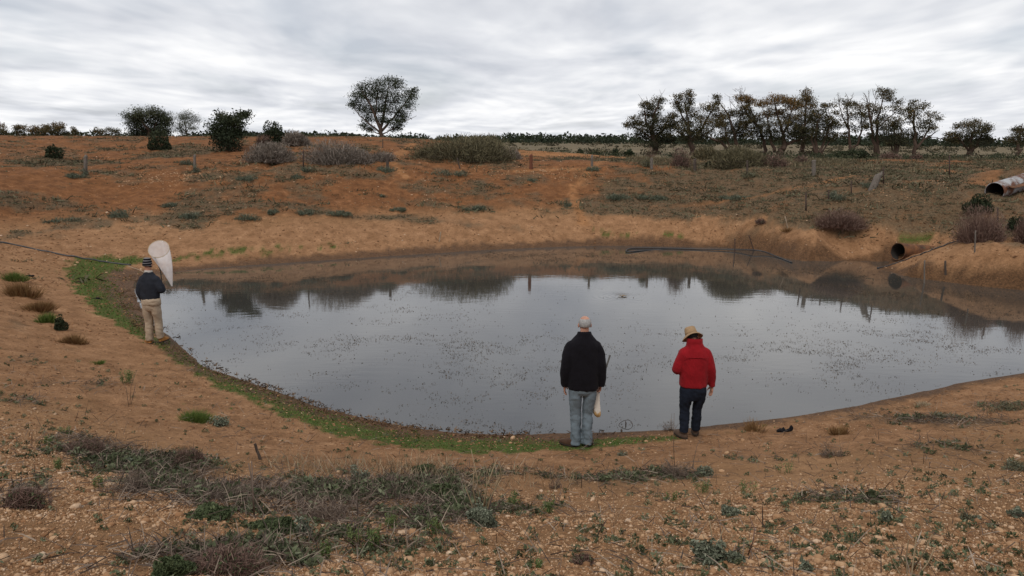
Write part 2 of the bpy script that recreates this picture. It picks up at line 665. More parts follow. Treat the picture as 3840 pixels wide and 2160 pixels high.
def hit(x, y):
    """where the line of sight through a measured picture point meets the ground or the water"""
    x, y = np.atleast_1d(np.asarray(x, float)), np.atleast_1d(np.asarray(y, float))
    d = ray(x, y)
    out = np.zeros((len(x), 3))
    for i in range(len(x)):
        p = np.array([0, 0, CAM_H]) + d[i] * _ts[:, None]
        g = np.maximum(ground(p[:, 0], p[:, 1]), 0.0)
        f = p[:, 2] - g
        k = np.argmax(f < 0) if (f < 0).any() else len(_ts) - 1
        k = max(k, 1)
        u = f[k - 1] / (f[k - 1] - f[k] + 1e-9)
        q = p[k - 1] + (p[k] - p[k - 1]) * np.clip(u, 0, 1)
        q[2] = max(gz(q[0], q[1]), 0.0)
        out[i] = q
    return out


def hit1(x, y):
    return hit([x], [y])[0]


def mpp(p):
    """metres per measured picture unit at a place"""
    ax = _CM @ np.array([0, 0, -1.0])
    return float((np.array(p) - np.array([0, 0, CAM_H])) @ ax) / FPX * S_DISP


class Blob:
    """soft elliptical patch of ground, laid out where it was measured"""

    def __init__(self, x, y, rx, ry, s=1.0):
        self.c = hit1(x, y)
        k = mpp(self.c)
        self.a = max(rx * k, 0.05)
        n, f = hit1(x, y + ry), hit1(x, y - ry)
        self.b = float(np.clip(np.hypot(*(f - n)[:2]) / 2, 0.08, 9.0))
        v = self.c[:2] / (np.linalg.norm(self.c[:2]) + 1e-9)
        self.v, self.s = v, s

    def __call__(self, x, y):
        dx, dy = x - self.c[0], y - self.c[1]
        al = dx * self.v[0] + dy * self.v[1]
        ac = dx * self.v[1] - dy * self.v[0]
        return self.s * np.exp(-((ac / self.a) ** 2 + (al / self.b) ** 2) * 1.2)


class Band:
    """strip of ground along a measured line, width in metres"""

    def __init__(self, pts, s=1.0):
        self.p = hit([p[0] for p in pts], [p[1] for p in pts])[:, :2]
        self.w = [p[2] for p in pts]
        self.s = s

    def __call__(self, x, y):
        o = np.zeros(np.shape(x))
        for i in range(len(self.p) - 1):
            a, b = self.p[i], self.p[i + 1]
            e = b - a
            px, py = x - a[0], y - a[1]
            t = np.clip((px * e[0] + py * e[1]) / (e @ e + 1e-9), 0, 1)
            w = self.w[i] + (self.w[i + 1] - self.w[i]) * t
            o = np.maximum(o, np.exp(-((px - t * e[0]) ** 2 + (py - t * e[1]) ** 2) / (w * w) * 1.1))
        return self.s * o


GREEN = [Band([(330, 655, 0.59), (250, 662, 0.78), (222, 690, 0.78), (250, 740, 0.65), (300, 790, 0.55), (350, 822, 0.42), (430, 872, 0.39), (500, 912, 0.42), (600, 968, 0.47), (700, 1008, 0.52),
               (850, 1068, 0.49), (1000, 1103, 0.52), (1150, 1117, 0.55), (1300, 1122, 0.55), (1420, 1117, 0.36), (1560, 1110, 0.29), (1690, 1103, 0.16)], 1.15),
         Band([(430, 652, .4), (560, 634, .5), (700, 630, .45)], 0.60), Band([(700, 632, .5), (900, 615, .5)], 0.42), Blob(1545, 588, 85, 9, .75), Blob(1690, 592, 55, 8, 0.65),
         Blob(2300, 603, 60, 9, 0.8), Blob(1130, 600, 60, 20, 0.3), Blob(250, 700, 130, 40, 0.35), Blob(600, 1030, 250, 50, 0.3), Blob(1300, 1140, 300, 20, 0.4),
         Blob(1900, 1075, 200, 18, 0.35), Blob(1560, 470, 60, 18, .35), Blob(1090, 395, 100, 5, .6), Blob(1750, 415, 60, 6, .4), Blob(860, 410, 60, 6, .3)]
VEG_AND_SHADE = [Blob(1700, 480, 260, 45, .75), Blob(1900, 440, 260, 30, .8), Blob(2150, 430, 260, 25, .75), Blob(1950, 510, 180, 30, .55), Blob(1750, 535, 330, 14, .6), Blob(1000, 548, 430, 9, .75),
       Blob(250, 540, 260, 35, .45), Blob(120, 590, 140, 18, .5), Blob(560, 545, 240, 22, .4), Blob(600, 440, 200, 14, .25), Blob(180, 410, 190, 22, .4), Blob(860, 430, 120, 10, .3),
       Blob(1130, 430, 80, 10, .6), Blob(2100, 490, 60, 22, .7), Blob(470, 385, 160, 12, .35), Blob(1420, 440, 60, 15, .2),
       Blob(850, 1245, 480, 70, .95), Blob(560, 1410, 240, 60, .9), Blob(60, 1250, 90, 30, .6), Blob(230, 1115, 90, 25, .5), Blob(470, 1180, 120, 40, .6), Blob(1150, 1290, 160, 60, .6),
       Blob(1700, 1190, 120, 22, .55), Blob(2350, 1060, 300, 28, .6), Blob(2520, 1020, 110, 14, .7), Blob(1800, 1400, 110, 40, .4), Blob(150, 1360, 250, 60, .35), Blob(2150, 1120, 260, 25, .35),
       Blob(2500, 1200, 120, 40, .4), Blob(1950, 565, 120, 6, .5), Blob(2150, 600, 140, 10, .4), Blob(100, 940, 200, 60, .25)]
TRACK = [Band([(1325, 382, 2.6), (1450, 388, 2.6), (1600, 397, 2.2), (1700, 404, 1.5), (1830, 411, 1.0)], 1.3), Band([(1540, 402, .5), (1480, 432, .45), (1442, 470, .4), (1450, 520, .4), (1470, 560, .4)], .55),
         Band([(1040, 362, .5), (1005, 385, .5), (985, 408, .4), (1020, 445, .4)], .6), Band([(1300, 430, .5), (1420, 425, .5), (1480, 425, .4)], .6), Band([(2180, 440, .4), (2080, 460, .4), (1850, 500, .35), (1720, 520, .3)], .5)]
VEG_AND_SHADE += [Blob(150, 1000, 250, 90, .35), Blob(300, 1150, 200, 60, .45), Blob(1500, 1250, 200, 60, .35), Blob(2200, 1250, 300, 60, .3), Blob(1900, 1150, 250, 35, .36), Blob(1250, 1185, 300, 26, .32), Blob(2350, 1130, 220, 30, .4), Blob(60, 820, 120, 60, .3), Blob(2470, 530, 70, 22, .7), Blob(2250, 520, 40, 26, .5), Blob(2320, 560, 60, 16, .45), Blob(2160, 592, 120, 7, .7), Blob(2350, 500, 40, 12, .4)]  # includes a patch darkening the shaded gully under the upper culvert
MUDW = [Band([(330, 690, .9), (320, 730, .9), (345, 780, .6), (400, 828, .35)], 1.0)]


def zones(x, y):
    s = shore_dist(x, y)
    h = base_h(x, y)
    n1, n2 = fbm(x, y, 1.1, 4, 3), fbm(x, y, 4.5, 3, 13)
    n3 = fbm(x, y, 0.33, 3, 63)
    green = np.zeros(len(x))
    for b in GREEN: green = np.maximum(green, b(x, y))
    tuft = fbm(x, y, 5.0, 2, 31)
    green = sstep(0.36, 0.58, green * 0.80 + (tuft - 0.5) * 0.75)
    veg = np.zeros(len(x))
    for b in VEG_AND_SHADE: veg = veg + b(x, y) * (1 - veg)
    veg = np.clip(veg * 1.1 + 0.55 * (y > 24) * (h > 1.0) * sstep(0.36, 0.54, n3) + .25 * (y > 26) * (h > 1.2) * (x > 3), 0, 1)
    veg = sstep(0.30, 0.75, veg * 0.8 + (n1 - 0.5) * 0.85 + (n2 - .5) * .35)
    trk = np.zeros(len(x))
    for b in TRACK: trk = np.maximum(trk, b(x, y))
    trk = sstep(.25, .65, trk + .45 * (n2 - .5) + .3 * (n1 - .5))
    veg = veg * (1 - .9 * trk)
    farside = sstep(24, 28, y + 0.35 * np.maximum(0, -x - 4))
    w_near = 1 - farside
    sand_n = (sstep(0.1, 0.5, s) * (1 - sstep(2.3, 3.6, s + 1.6 * (n1 - 0.5) + 0.8 * (x > 1) - 1.2 * (x > 7) - 0.9 * (x < -6)))) * w_near
    sand_f = (1 - sstep(0.85, 1.25, h + 0.5 * (n1 - 0.5))) * farside
    sand = np.clip(np.maximum(sand_n, sand_f), 0, 1)
    mud = 1 - sstep(0.10, 0.42, s + 0.45 * (n2 - 0.5) - 0.15 * w_near * (x < 2) - 0.30 * farside * (n1 + .2))
    for b in MUDW: mud = np.maximum(mud, sstep(.35, .7, b(x, y) + .5 * (n2 - .5)))
    orange = farside * sstep(0.9, 1.6, h) * (1 - 0.35 * sstep(8, 13, x) * (y < 45))
    stony = w_near * sstep(0.6, 1.4, h) * (1 - sand)
    r = np.hypot(x, y)
    field = sstep(62, 75, r)
    return sand, orange, veg, green, mud, stony, field, trk


# one sheet, polar about the photographer's place: fine near by, coarse to the horizon
_az = np.concatenate([np.arange(-180, -48, 4.0), np.arange(-48, -38, 0.6), np.arange(-38, 38, 0.14), np.arange(38, 48, 0.6), np.arange(48, 180, 4.0)])
_rr = np.concatenate([[0.05, 0.5, 1.0, 1.5, 2.0], np.geomspace(2.3, 36, 330), np.geomspace(36.3, 70, 120), np.geomspace(72, 6000, 60)])
_AZ, _RR = np.meshgrid(np.radians(_az), _rr, indexing='ij')
tx, ty = (_RR * np.sin(_AZ)).ravel(), (_RR * np.cos(_AZ)).ravel()
tz = ground(tx, ty)
na, nr = len(_az), len(_rr)
_i = np.arange(na)[:, None]
_j = np.arange(nr - 1)[None, :]
_i2 = (_i + 1) % na
tq = np.stack([_i * nr + _j, _i * nr + _j + 1, _i2 * nr + _j + 1, _i2 * nr + _j], -1).reshape(-1, 4)
g_me = raw_mesh('ground', np.stack([tx, ty, tz], 1), tq)
za = zones(tx, ty)
for nm, ch in (('zone_a', za[:4]), ('zone_b', (za[4], za[5], za[6], za[7]))):
    at = g_me.attributes.new(nm, 'FLOAT_COLOR', 'POINT')
    at.data.foreach_set('color', np.stack(ch, 1).astype(np.float32).ravel())

gm = Mat('soil', 0.95, 0.12)
a1, a2 = gm.attr('zone_a'), gm.attr('zone_b')
s1, s2 = gm.n.new('ShaderNodeSeparateColor'), gm.n.new('ShaderNodeSeparateColor')
gm.l.new(a1.outputs['Color'], s1.inputs[0])
gm.l.new(a2.outputs['Color'], s2.inputs[0])
z_sand, z_or, z_veg, z_green = s1.outputs[0], s1.outputs[1], s1.outputs[2], a1.outputs['Alpha']
z_mud, z_stony, z_field = s2.outputs[0], s2.outputs[1], s2.outputs[2]
nA, nB, nC = gm.noise(0.45, 5, 0.6), gm.noise(2.6, 6, 0.65), gm.noise(17, 5, 0.7)
nD = gm.noise(70, 4, 0.7)
base = gm.mix(gm.rng(nA, .35, .65), (0.270, 0.146, 0.070), (0.395, 0.222, 0.112))
orange = gm.mix(gm.rng(nB, .3, .7), (0.155, 0.066, 0.027), (0.275, 0.120, 0.049))
sandc = gm.mix(gm.rng(nB, .3, .7), (0.265, 0.135, 0.064), (0.400, 0.220, 0.115))
col = gm.mix(z_or, base, orange)
col = gm.mix(gm.math('MULTIPLY', z_sand, 0.95), col, sandc)
col = gm.mix(gm.math('MULTIPLY', a2.outputs['Alpha'], .75), col, gm.mix(gm.rng(nB, .3, .7), (0.33, 0.150, 0.058), (0.42, 0.205, 0.088)))
# crusted pale flakes
flake = gm.rng(gm.noise(1.3, 5, 0.7), 0.60, 0.68)
col = gm.mix(gm.math('MULTIPLY', flake, gm.rng(nC, .48, .6, 0, .55)), col, (0.46, 0.28, 0.16))
speck = gm.rng(gm.noise(6.5, 4, 0.75), .56, .66)
col = gm.mix(gm.math('MULTIPLY', speck, .7), col, (0.14, 0.072, 0.036))
litter = gm.mix(gm.rng(nC, .35, .65), (0.085, 0.060, 0.038), (0.17, 0.125, 0.075))
col = gm.mix(gm.math('MULTIPLY', z_veg, gm.rng(nB, .25, .6, .55, .95)), col, litter)
grs = gm.mix(gm.rng(nC, .35, .65), (0.045, 0.075, 0.014), (0.085, 0.125, 0.028))
col = gm.mix(gm.math('MULTIPLY', z_green, gm.rng(nC, .3, .52, .35, 1.0)), col, grs)
mudc = gm.mix(gm.rng(nC, .35, .65), (0.06, 0.032, 0.016), (0.15, 0.075, 0.035))
col = gm.mix(gm.math('MULTIPLY', z_mud, 0.9), col, mudc)
fld = gm.mix(gm.rng(gm.noise(0.035, 5, .6, 0, (1, 3, 1)), .35, .65), (0.10, 0.08, 0.048), (0.22, 0.17, 0.105))
col = gm.mix(z_field, col, fld)
grain = gm.rng(nD, .3, .7, .80, 1.18)
hsv = gm.n.new('ShaderNodeHueSaturation')
gm.l.new(col, hsv.inputs['Color'])
gm.l.new(gm.math('MULTIPLY', grain, gm.math('MULTIPLY', gm.rng(nC, .25, .75, .72, 1.22), gm.rng(nB, .25, .75, .84, 1.14))), hsv.inputs['Value'])
gm.color(hsv.outputs[0])
gm.bump(gm.math('ADD', gm.math('MULTIPLY', nC, 1.0), gm.math('MULTIPLY', nD, 0.5)), 0.9, 0.05)
gm.l.new(gm.rng(z_mud, 0, 1, .95, .55), gm.b.inputs['Roughness'])
tag(link_mesh('ground', g_me, gm.m), 'orange sandy soil of the farm dam and the dry plain round it', None, None, 'structure')

# ------------------------------------------------------------------ water
RIP = at_z(1565.0, 746.0, 0.0)
wm_ = Mat('pond_water', 0.035, 0.5)
wm_.b.inputs['IOR'].default_value = 2.0
wm_.color(wm_.mix(wm_.rng(wm_.noise(0.25, 3), .35, .65), (0.044, 0.041, 0.036), (0.058, 0.055, 0.049)))
wv = wm_.noise(5.5, 3, 0.5, 0.0, (0.35, 1.0, 1.0))
wv2 = wm_.noise(0.8, 2, 0.5, 0.0, (0.5, 1.0, 1.0))
dv = wm_.n.new('ShaderNodeVectorMath'); dv.operation = 'DISTANCE'
wm_.l.new(wm_.coord(), dv.inputs[0])
dv.inputs[1].default_value = (RIP[0], RIP[1], 0)
rp = wm_.math('MULTIPLY', wm_.math('SINE', wm_.math('MULTIPLY', dv.outputs['Value'], 34.0)), wm_.rng(dv.outputs['Value'], 0.05, 1.0, 1.0, 0.0))
hgt = wm_.math('ADD', wm_.math('MULTIPLY', wv, 1.0), wm_.math('ADD', wm_.math('MULTIPLY', wv2, 1.6), wm_.math('MULTIPLY', rp, 1.3)))
wm_.bump(hgt, 0.085, 0.012)
x0, y0 = SHORE.min(0) - 1.0
x1, y1 = SHORE.max(0) + 1.0
xs, ys = np.meshgrid(np.linspace(x0, x1, 30), np.linspace(y0, y1, 26), indexing='ij')
wi = (np.arange(29)[:, None] * 26 + np.arange(25)[None, :]).ravel()
w_me = raw_mesh('water', np.stack([xs.ravel(), ys.ravel(), np.zeros(xs.size)], 1), np.stack([wi, wi + 26, wi + 27, wi + 1], 1))
tag(link_mesh('water', w_me, wm_.m), 'still grey water of the dam mirroring the clouds', None, None, 'structure')
# ------------------------------------------------------------------ vegetation
P_GUM = plant_mat('gum_leaves', (0.020, 0.022, 0.012), (0.050, 0.047, 0.021), (0.105, 0.076, 0.030), (0.19, 0.10, 0.034))
P_OAK = plant_mat('oak_leaves', (0.022, 0.030, 0.018), (0.045, 0.055, 0.030), (0.085, 0.090, 0.050))
P_LEAF = plant_mat('near_leaves', (0.030, 0.040, 0.018), (0.065, 0.085, 0.036), (0.13, 0.15, 0.07))
P_DARK = plant_mat('dark_leaves', (0.014, 0.020, 0.010), (0.030, 0.040, 0.018), (0.060, 0.062, 0.028))
P_GREEN = plant_mat('herb_leaves', (0.045, 0.075, 0.024), (0.10, 0.14, 0.045), (0.19, 0.215, 0.085))
P_GREY = plant_mat('grey_leaves', (0.060, 0.068, 0.046), (0.125, 0.140, 0.095), (0.25, 0.26, 0.19))
P_TWIG = plant_mat('dry_twigs', (0.05, 0.034, 0.027), (0.14, 0.102, 0.08), (0.32, 0.25, 0.19))
P_PURP = plant_mat('purple_twigs', (0.06, 0.032, 0.026), (0.14, 0.082, 0.064), (0.27, 0.185, 0.145))
P_SALT = plant_mat('saltbush_twigs', (0.055, 0.044, 0.035), (0.15, 0.122, 0.10), (0.31, 0.26, 0.215))
P_STRAW = plant_mat('straw', (0.14, 0.095, 0.055), (0.27, 0.20, 0.12), (0.42, 0.34, 0.23))
P_RUST = plant_mat('rust_grass', (0.10, 0.045, 0.018), (0.19, 0.10, 0.04), (0.28, 0.18, 0.08))
P_OLIVE = plant_mat('olive_twigs', (0.034, 0.029, 0.017), (0.095, 0.082, 0.045), (0.215, 0.185, 0.105))
P_GRASS = plant_mat('green_grass', (0.045, 0.075, 0.012), (0.080, 0.125, 0.022), (0.15, 0.18, 0.05))
M_BARK = wood_mat('bark', (0.045, 0.030, 0.023), (0.12, 0.078, 0.058))
M_BARK2 = wood_mat('pale_bark', (0.050, 0.035, 0.028), (0.15, 0.105, 0.082))


def ball(n, shell=0.0):
    v = RNG.normal(size=(n, 3))
    v /= np.linalg.norm(v, axis=1)[:, None]
    r = RNG.random(n) ** (1 / 3)
    return v * (shell + (1 - shell) * r)[:, None]


def make_tree(name, label, group, x, yb, wy, stems, clumps, bare=(), leaf=(0.20, 0.085), per=30, mat=None, bark=None, hang=0.6, tilt=0.5):
    """stems: lists of (x, y, radius in m); clumps: (x, y, rx, ry, tint); all measured in the photograph, then stood at distance wy"""
    p0 = at_y(float(x), float(yb), wy)
    X0, Y0 = p0[0], wy
    Z0 = gz(X0, Y0)
    root = empty(name, (X0, Y0, Z0))
    tag(root, label, 'tree', group)
    k = mpp((X0, Y0, p0[2]))

    def loc(cx, cy, oy=0.0):
        q = at_y(float(cx), float(cy), wy)
        return np.array([q[0] - X0, oy, q[2] - Z0])

    tr, lf = M(), M()
    nodes = []
    for si, st in enumerate(stems):
        pts = [loc(a, b, 0) for a, b, _ in st]
        rad = [r for _, _, r in st]
        if abs(st[0][1] - yb) < 1.5:
            pts = [np.array([pts[0][0], 0, -0.15])] + pts
            rad = [rad[0] * 1.35] + rad
        oy = RNG.uniform(-1, 1) * tilt
        for i in range(len(pts)):
            f = i / max(len(pts) - 1, 1)
            pts[i] = pts[i] + np.array([0, oy * f * f * 1.2, 0])
        pts = np.array(pts)
        # resample with slight crookedness
        t = np.linspace(0, len(pts) - 1, max(4, 3 * len(pts)))
        pp = np.stack([np.interp(t, np.arange(len(pts)), pts[:, c]) for c in range(3)], 1)
        pp[1:-1] += RNG.normal(size=(len(pp) - 2, 3)) * np.interp(t, np.arange(len(pts)), rad)[1:-1, None] * 0.35
        rr = np.interp(t, np.arange(len(pts)), rad)
        tr.tube(pp, rr, 8)
        nodes += [(q, r) for q, r in zip(pp, rr)]
    NP = np.array([q for q, _ in nodes])
    for cx, cy, rx, ry, tint in clumps:
        rxm, rym = rx * k, ry * k
        c = loc(cx, cy)
        d = np.linalg.norm((NP - c) * np.array([1, .3, 1]), axis=1) + 3.0 * np.maximum(0, NP[:, 2] - (c[2] - 0.3 * rym))
        a = NP[np.argmin(d)]
        ra = nodes[int(np.argmin(d))][1]
        c[1] = a[1] + RNG.uniform(-1, 1) * rxm * 0.9
        low = c - np.array([0, 0, rym * 0.55])
        m1 = a + (low - a) * 0.5 + np.array([0, 0, -0.08 * np.linalg.norm(low - a)]) + RNG.normal(size=3) * 0.06
        rb = min(ra * 0.7, 0.03 + 0.018 * np.linalg.norm(low - a))
        tr.tube([a, m1, low], [rb, rb * 0.7, rb * 0.45], 5)
        ns = max(6, int(40 * rxm * rym + 6))
        off = ball(ns, 0.45) * np.array([rxm, max(rxm, rym) * 0.8, rym])
        sp = c + off
        for q in sp[: max(4, ns // 3)]:
            mm = low + (q - low) * 0.5 + RNG.normal(size=3) * 0.07
            tr.tube([low, mm, q], [rb * 0.45, rb * 0.3, 0.008], 4, cap=False)
        m = per
        ce = np.repeat(sp, m, 0) + RNG.normal(size=(ns * m, 3)) * np.array([0.32, 0.32, 0.18]) * min(1.0, 0.5 + rxm * 0.5)
        tt = np.clip(np.repeat(tint + RNG.normal(size=ns) * 0.10, m) + RNG.normal(size=ns * m) * 0.13, 0, 1)
        L = leaf[0] * RNG.uniform(0.6, 1.3, ns * m)
        lf.leaves(ce, L, L * leaf[1] / leaf[0] * RNG.uniform(0.7, 1.3, ns * m), tt, hang)
    for bx, by, ex, ey in bare:
        a, b = loc(bx, by), loc(ex, ey)
        a[1] = b[1] = NP[np.argmin(np.linalg.norm(NP[:, [0, 2]] - a[[0, 2]], axis=1)), 1]
        m1 = (a + b) / 2 + RNG.normal(size=3) * 0.12 * np.linalg.norm(b - a)
        tr.tube([a, m1, b], [0.04, 0.028, 0.012], 4)
        for f in (0.45, 0.7, 0.85):
            s = a + (b - a) * f
            e_ = s + (b - a) * 0.25 + RNG.normal(size=3) * 0.2 * np.linalg.norm(b - a)
            tr.tube([s, e_], [0.02, 0.008], 4)
    tr.build('trunk', bark or M_BARK, root)
    lf.build('crown', mat or P_GUM, root, smooth=False)
    return root


GRP_GUM = 'gum trees along the paddock edge'
G = lambda *a: a
# the lone rounded tree on the bank
make_tree('oak_tree', 'big lone dark rounded tree standing by itself on the crest of the far orange bank', None, 958, 347, 78,
          [[(958, 347, .22), (957, 322, .19), (945, 290, .13), (925, 250, .07), (912, 228, .03)], [(957, 322, .15), (965, 285, .12), (972, 240, .07), (975, 212, .03)],
           [(958, 332, .13), (985, 300, .1), (1010, 270, .06), (1035, 235, .03)], [(957, 335, .1), (930, 312, .07), (905, 290, .04), (893, 272, .03)], [(945, 290, .08), (948, 240, .05), (950, 215, .03)],
           [(985, 300, .06), (1008, 308, .04), (1030, 300, .025), (1048, 291, .012)], [(960, 338, .07), (985, 326, .04), (1000, 318, .02)], [(956, 338, .06), (935, 328, .04), (921, 322, .02)]],
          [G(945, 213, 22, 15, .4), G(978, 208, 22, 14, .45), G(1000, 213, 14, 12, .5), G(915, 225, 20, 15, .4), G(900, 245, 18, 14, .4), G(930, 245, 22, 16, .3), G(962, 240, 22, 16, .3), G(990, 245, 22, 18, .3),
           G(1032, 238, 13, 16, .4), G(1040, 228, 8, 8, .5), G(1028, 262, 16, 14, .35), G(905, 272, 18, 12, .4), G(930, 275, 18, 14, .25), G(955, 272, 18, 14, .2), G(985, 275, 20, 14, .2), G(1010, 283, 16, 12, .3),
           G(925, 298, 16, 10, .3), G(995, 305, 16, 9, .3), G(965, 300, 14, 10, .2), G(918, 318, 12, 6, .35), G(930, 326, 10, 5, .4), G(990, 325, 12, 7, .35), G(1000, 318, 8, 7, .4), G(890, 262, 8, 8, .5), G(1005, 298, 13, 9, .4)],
          leaf=(0.16, 0.06), per=44, mat=P_OAK, hang=0.9)
# gums on the right, from left to right
make_tree('gum_tree', 'dense dark gum with a tall twin top, first in the row beyond the orange bank', GRP_GUM, 1652, 385, 104,
          [[(1652, 385, .42), (1648, 360, .38), (1640, 325, .24), (1645, 290, .16), (1655, 262, .09), (1662, 246, .04)], [(1645, 345, .2), (1625, 310, .14), (1620, 285, .08)], [(1648, 350, .2), (1672, 320, .14), (1680, 300, .06)], [(1645, 350, .15), (1605, 325, .08), (1590, 318, .04)]],
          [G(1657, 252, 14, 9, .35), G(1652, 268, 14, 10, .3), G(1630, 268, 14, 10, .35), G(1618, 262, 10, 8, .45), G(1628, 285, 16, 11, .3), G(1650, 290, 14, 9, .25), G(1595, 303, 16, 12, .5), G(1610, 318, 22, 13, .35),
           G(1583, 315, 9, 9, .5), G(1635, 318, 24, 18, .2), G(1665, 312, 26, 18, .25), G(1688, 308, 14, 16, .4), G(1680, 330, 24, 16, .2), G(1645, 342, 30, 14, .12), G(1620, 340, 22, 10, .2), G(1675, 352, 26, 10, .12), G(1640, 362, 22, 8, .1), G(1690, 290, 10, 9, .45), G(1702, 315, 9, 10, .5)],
          [(1640, 278, 1612, 248), (1655, 262, 1664, 234), (1632, 262, 1625, 245)])
make_tree('gum_tree', 'open gum with wispy upright leaders beside the dense dark one', GRP_GUM, 1742, 378, 100,
          [[(1742, 378, .34), (1738, 355, .3), (1730, 320, .16), (1715, 290, .1), (1702, 262, .06), (1697, 245, .03)], [(1735, 340, .16), (1728, 290, .1), (1722, 262, .06), (1730, 240, .04)], [(1742, 355, .2), (1765, 325, .14), (1785, 285, .08), (1800, 262, .04)], [(1745, 352, .14), (1785, 330, .08), (1800, 318, .05)], [(1738, 350, .14), (1700, 330, .08)]],
          [G(1703, 244, 13, 7, .5), G(1732, 236, 10, 9, .55), G(1733, 252, 8, 9, .45), G(1703, 262, 12, 10, .45), G(1715, 275, 14, 9, .4), G(1733, 268, 12, 10, .4), G(1745, 285, 14, 11, .55), G(1770, 272, 16, 9, .55), G(1800, 250, 9, 12, .45), G(1795, 270, 14, 10, .45),
           G(1808, 290, 16, 12, .6), G(1768, 300, 20, 12, .5), G(1785, 310, 20, 12, .5), G(1725, 305, 18, 10, .35), G(1745, 322, 24, 14, .3), G(1715, 325, 20, 12, .3), G(1775, 330, 22, 10, .35), G(1735, 345, 26, 12, .2), G(1760, 345, 20, 10, .25), G(1808, 312, 12, 9, .5)],
          [(1702, 262, 1692, 240), (1722, 262, 1714, 240), (1785, 285, 1782, 258), (1728, 250, 1744, 236), (1800, 262, 1812, 246)])
make_tree('gum_tree', 'gum with bare twigs on top and a long low limb reaching to the ground', GRP_GUM, 1855, 372, 106,
          [[(1855, 372, .26), (1850, 345, .22), (1840, 315, .15), (1835, 290, .1), (1815, 265, .05), (1805, 250, .02)], [(1850, 340, .15), (1862, 310, .1), (1858, 285, .06)], [(1830, 375, .2), (1815, 358, .17), (1790, 350, .12), (1778, 341, .07)], [(1835, 374, .12), (1828, 345, .1), (1825, 320, .06)]],
          [G(1825, 290, 16, 12, .45), G(1845, 285, 14, 10, .45), G(1862, 295, 14, 12, .4), G(1820, 315, 14, 10, .3), G(1845, 318, 22, 14, .2), G(1868, 320, 16, 14, .25), G(1850, 338, 20, 10, .15), G(1822, 338, 14, 10, .3), G(1815, 352, 10, 8, .35), G(1868, 338, 10, 8, .3)],
          [(1835, 290, 1822, 262), (1815, 265, 1798, 246), (1850, 275, 1832, 242), (1858, 285, 1852, 250), (1840, 285, 1836, 255)])
make_tree('gum_tree', 'leaning gum with rust coloured crown and bare pale crown of twigs above it', GRP_GUM, 1925, 383, 104,
          [[(1925, 383, .24), (1921, 350, .2), (1912, 325, .16), (1885, 295, .12), (1868, 270, .08), (1860, 250, .04)], [(1905, 320, .1), (1885, 265, .05), (1870, 230, .02)], [(1912, 330, .1), (1900, 345, .05)]],
          [G(1858, 248, 14, 8, .75), G(1878, 252, 18, 8, .8), G(1893, 256, 9, 7, .75), G(1868, 268, 14, 9, .55), G(1878, 282, 14, 10, .5), G(1890, 298, 16, 12, .4), G(1905, 305, 16, 12, .35), G(1900, 325, 20, 12, .2), G(1915, 338, 18, 10, .2), G(1885, 340, 12, 10, .35), G(1875, 315, 10, 9, .45)],
          [(1862, 250, 1848, 224), (1865, 248, 1860, 218), (1868, 250, 1874, 224), (1866, 246, 1866, 222), (1870, 270, 1890, 240)])
make_tree('gum_tree', 'gum with flat topped rusty umbrella crown in the middle of the row', GRP_GUM, 1968, 385, 102,
          [[(1962, 385, .4), (1975, 365, .36), (1968, 335, .2), (1958, 300, .13), (1950, 268, .09), (1945, 252, .04)], [(1970, 340, .16), (1985, 300, .1), (1992, 268, .06)], [(1948, 383, .22), (1938, 350, .18), (1932, 315, .1), (1925, 290, .06)], [(1980, 362, .2), (2010, 352, .14), (2030, 344, .08)], [(1970, 330, .1), (1990, 312, .07), (2000, 300, .04)]],
          [G(1950, 248, 22, 8, .85), G(1935, 258, 26, 8, .85), G(1965, 256, 24, 8, .8), G(1990, 255, 20, 9, .7), G(1912, 262, 14, 5, .8), G(2000, 265, 12, 8, .65), G(1985, 272, 16, 8, .7), G(1950, 282, 26, 9, .75), G(1975, 290, 22, 9, .7), G(1925, 288, 16, 8, .65), G(1990, 300, 14, 8, .6),
           G(1930, 318, 18, 14, .25), G(1942, 335, 18, 12, .15), G(1960, 308, 20, 9, .5), G(1985, 318, 22, 12, .35), G(1990, 338, 24, 14, .15), G(2010, 330, 20, 14, .15), G(1950, 350, 16, 8, .2)],
          [(1932, 300, 1915, 270), (1925, 290, 1928, 268)])
make_tree('gum_tree', 'tall gum with a thin pointed spire above the rusty umbrella crown', GRP_GUM, 2018, 383, 108,
          [[(2018, 383, .34), (2020, 355, .28), (2024, 320, .18), (2027, 280, .1), (2028, 245, .05), (2027, 225, .03)], [(2024, 320, .1), (2042, 295, .06), (2050, 275, .03)], [(2022, 340, .12), (2002, 312, .07)]],
          [G(2027, 232, 11, 7, .6), G(2022, 246, 16, 7, .65), G(2040, 252, 13, 7, .6), G(2016, 262, 16, 8, .65), G(2036, 266, 16, 8, .6), G(2028, 282, 18, 9, .55), G(2010, 295, 16, 10, .45), G(2040, 298, 14, 10, .4), G(2028, 315, 24, 14, .2), G(2015, 335, 24, 14, .12), G(2038, 338, 20, 12, .15), G(2020, 352, 18, 8, .15)],
          [(2027, 240, 2029, 216), (2027, 238, 2020, 226), (2030, 240, 2037, 224)])
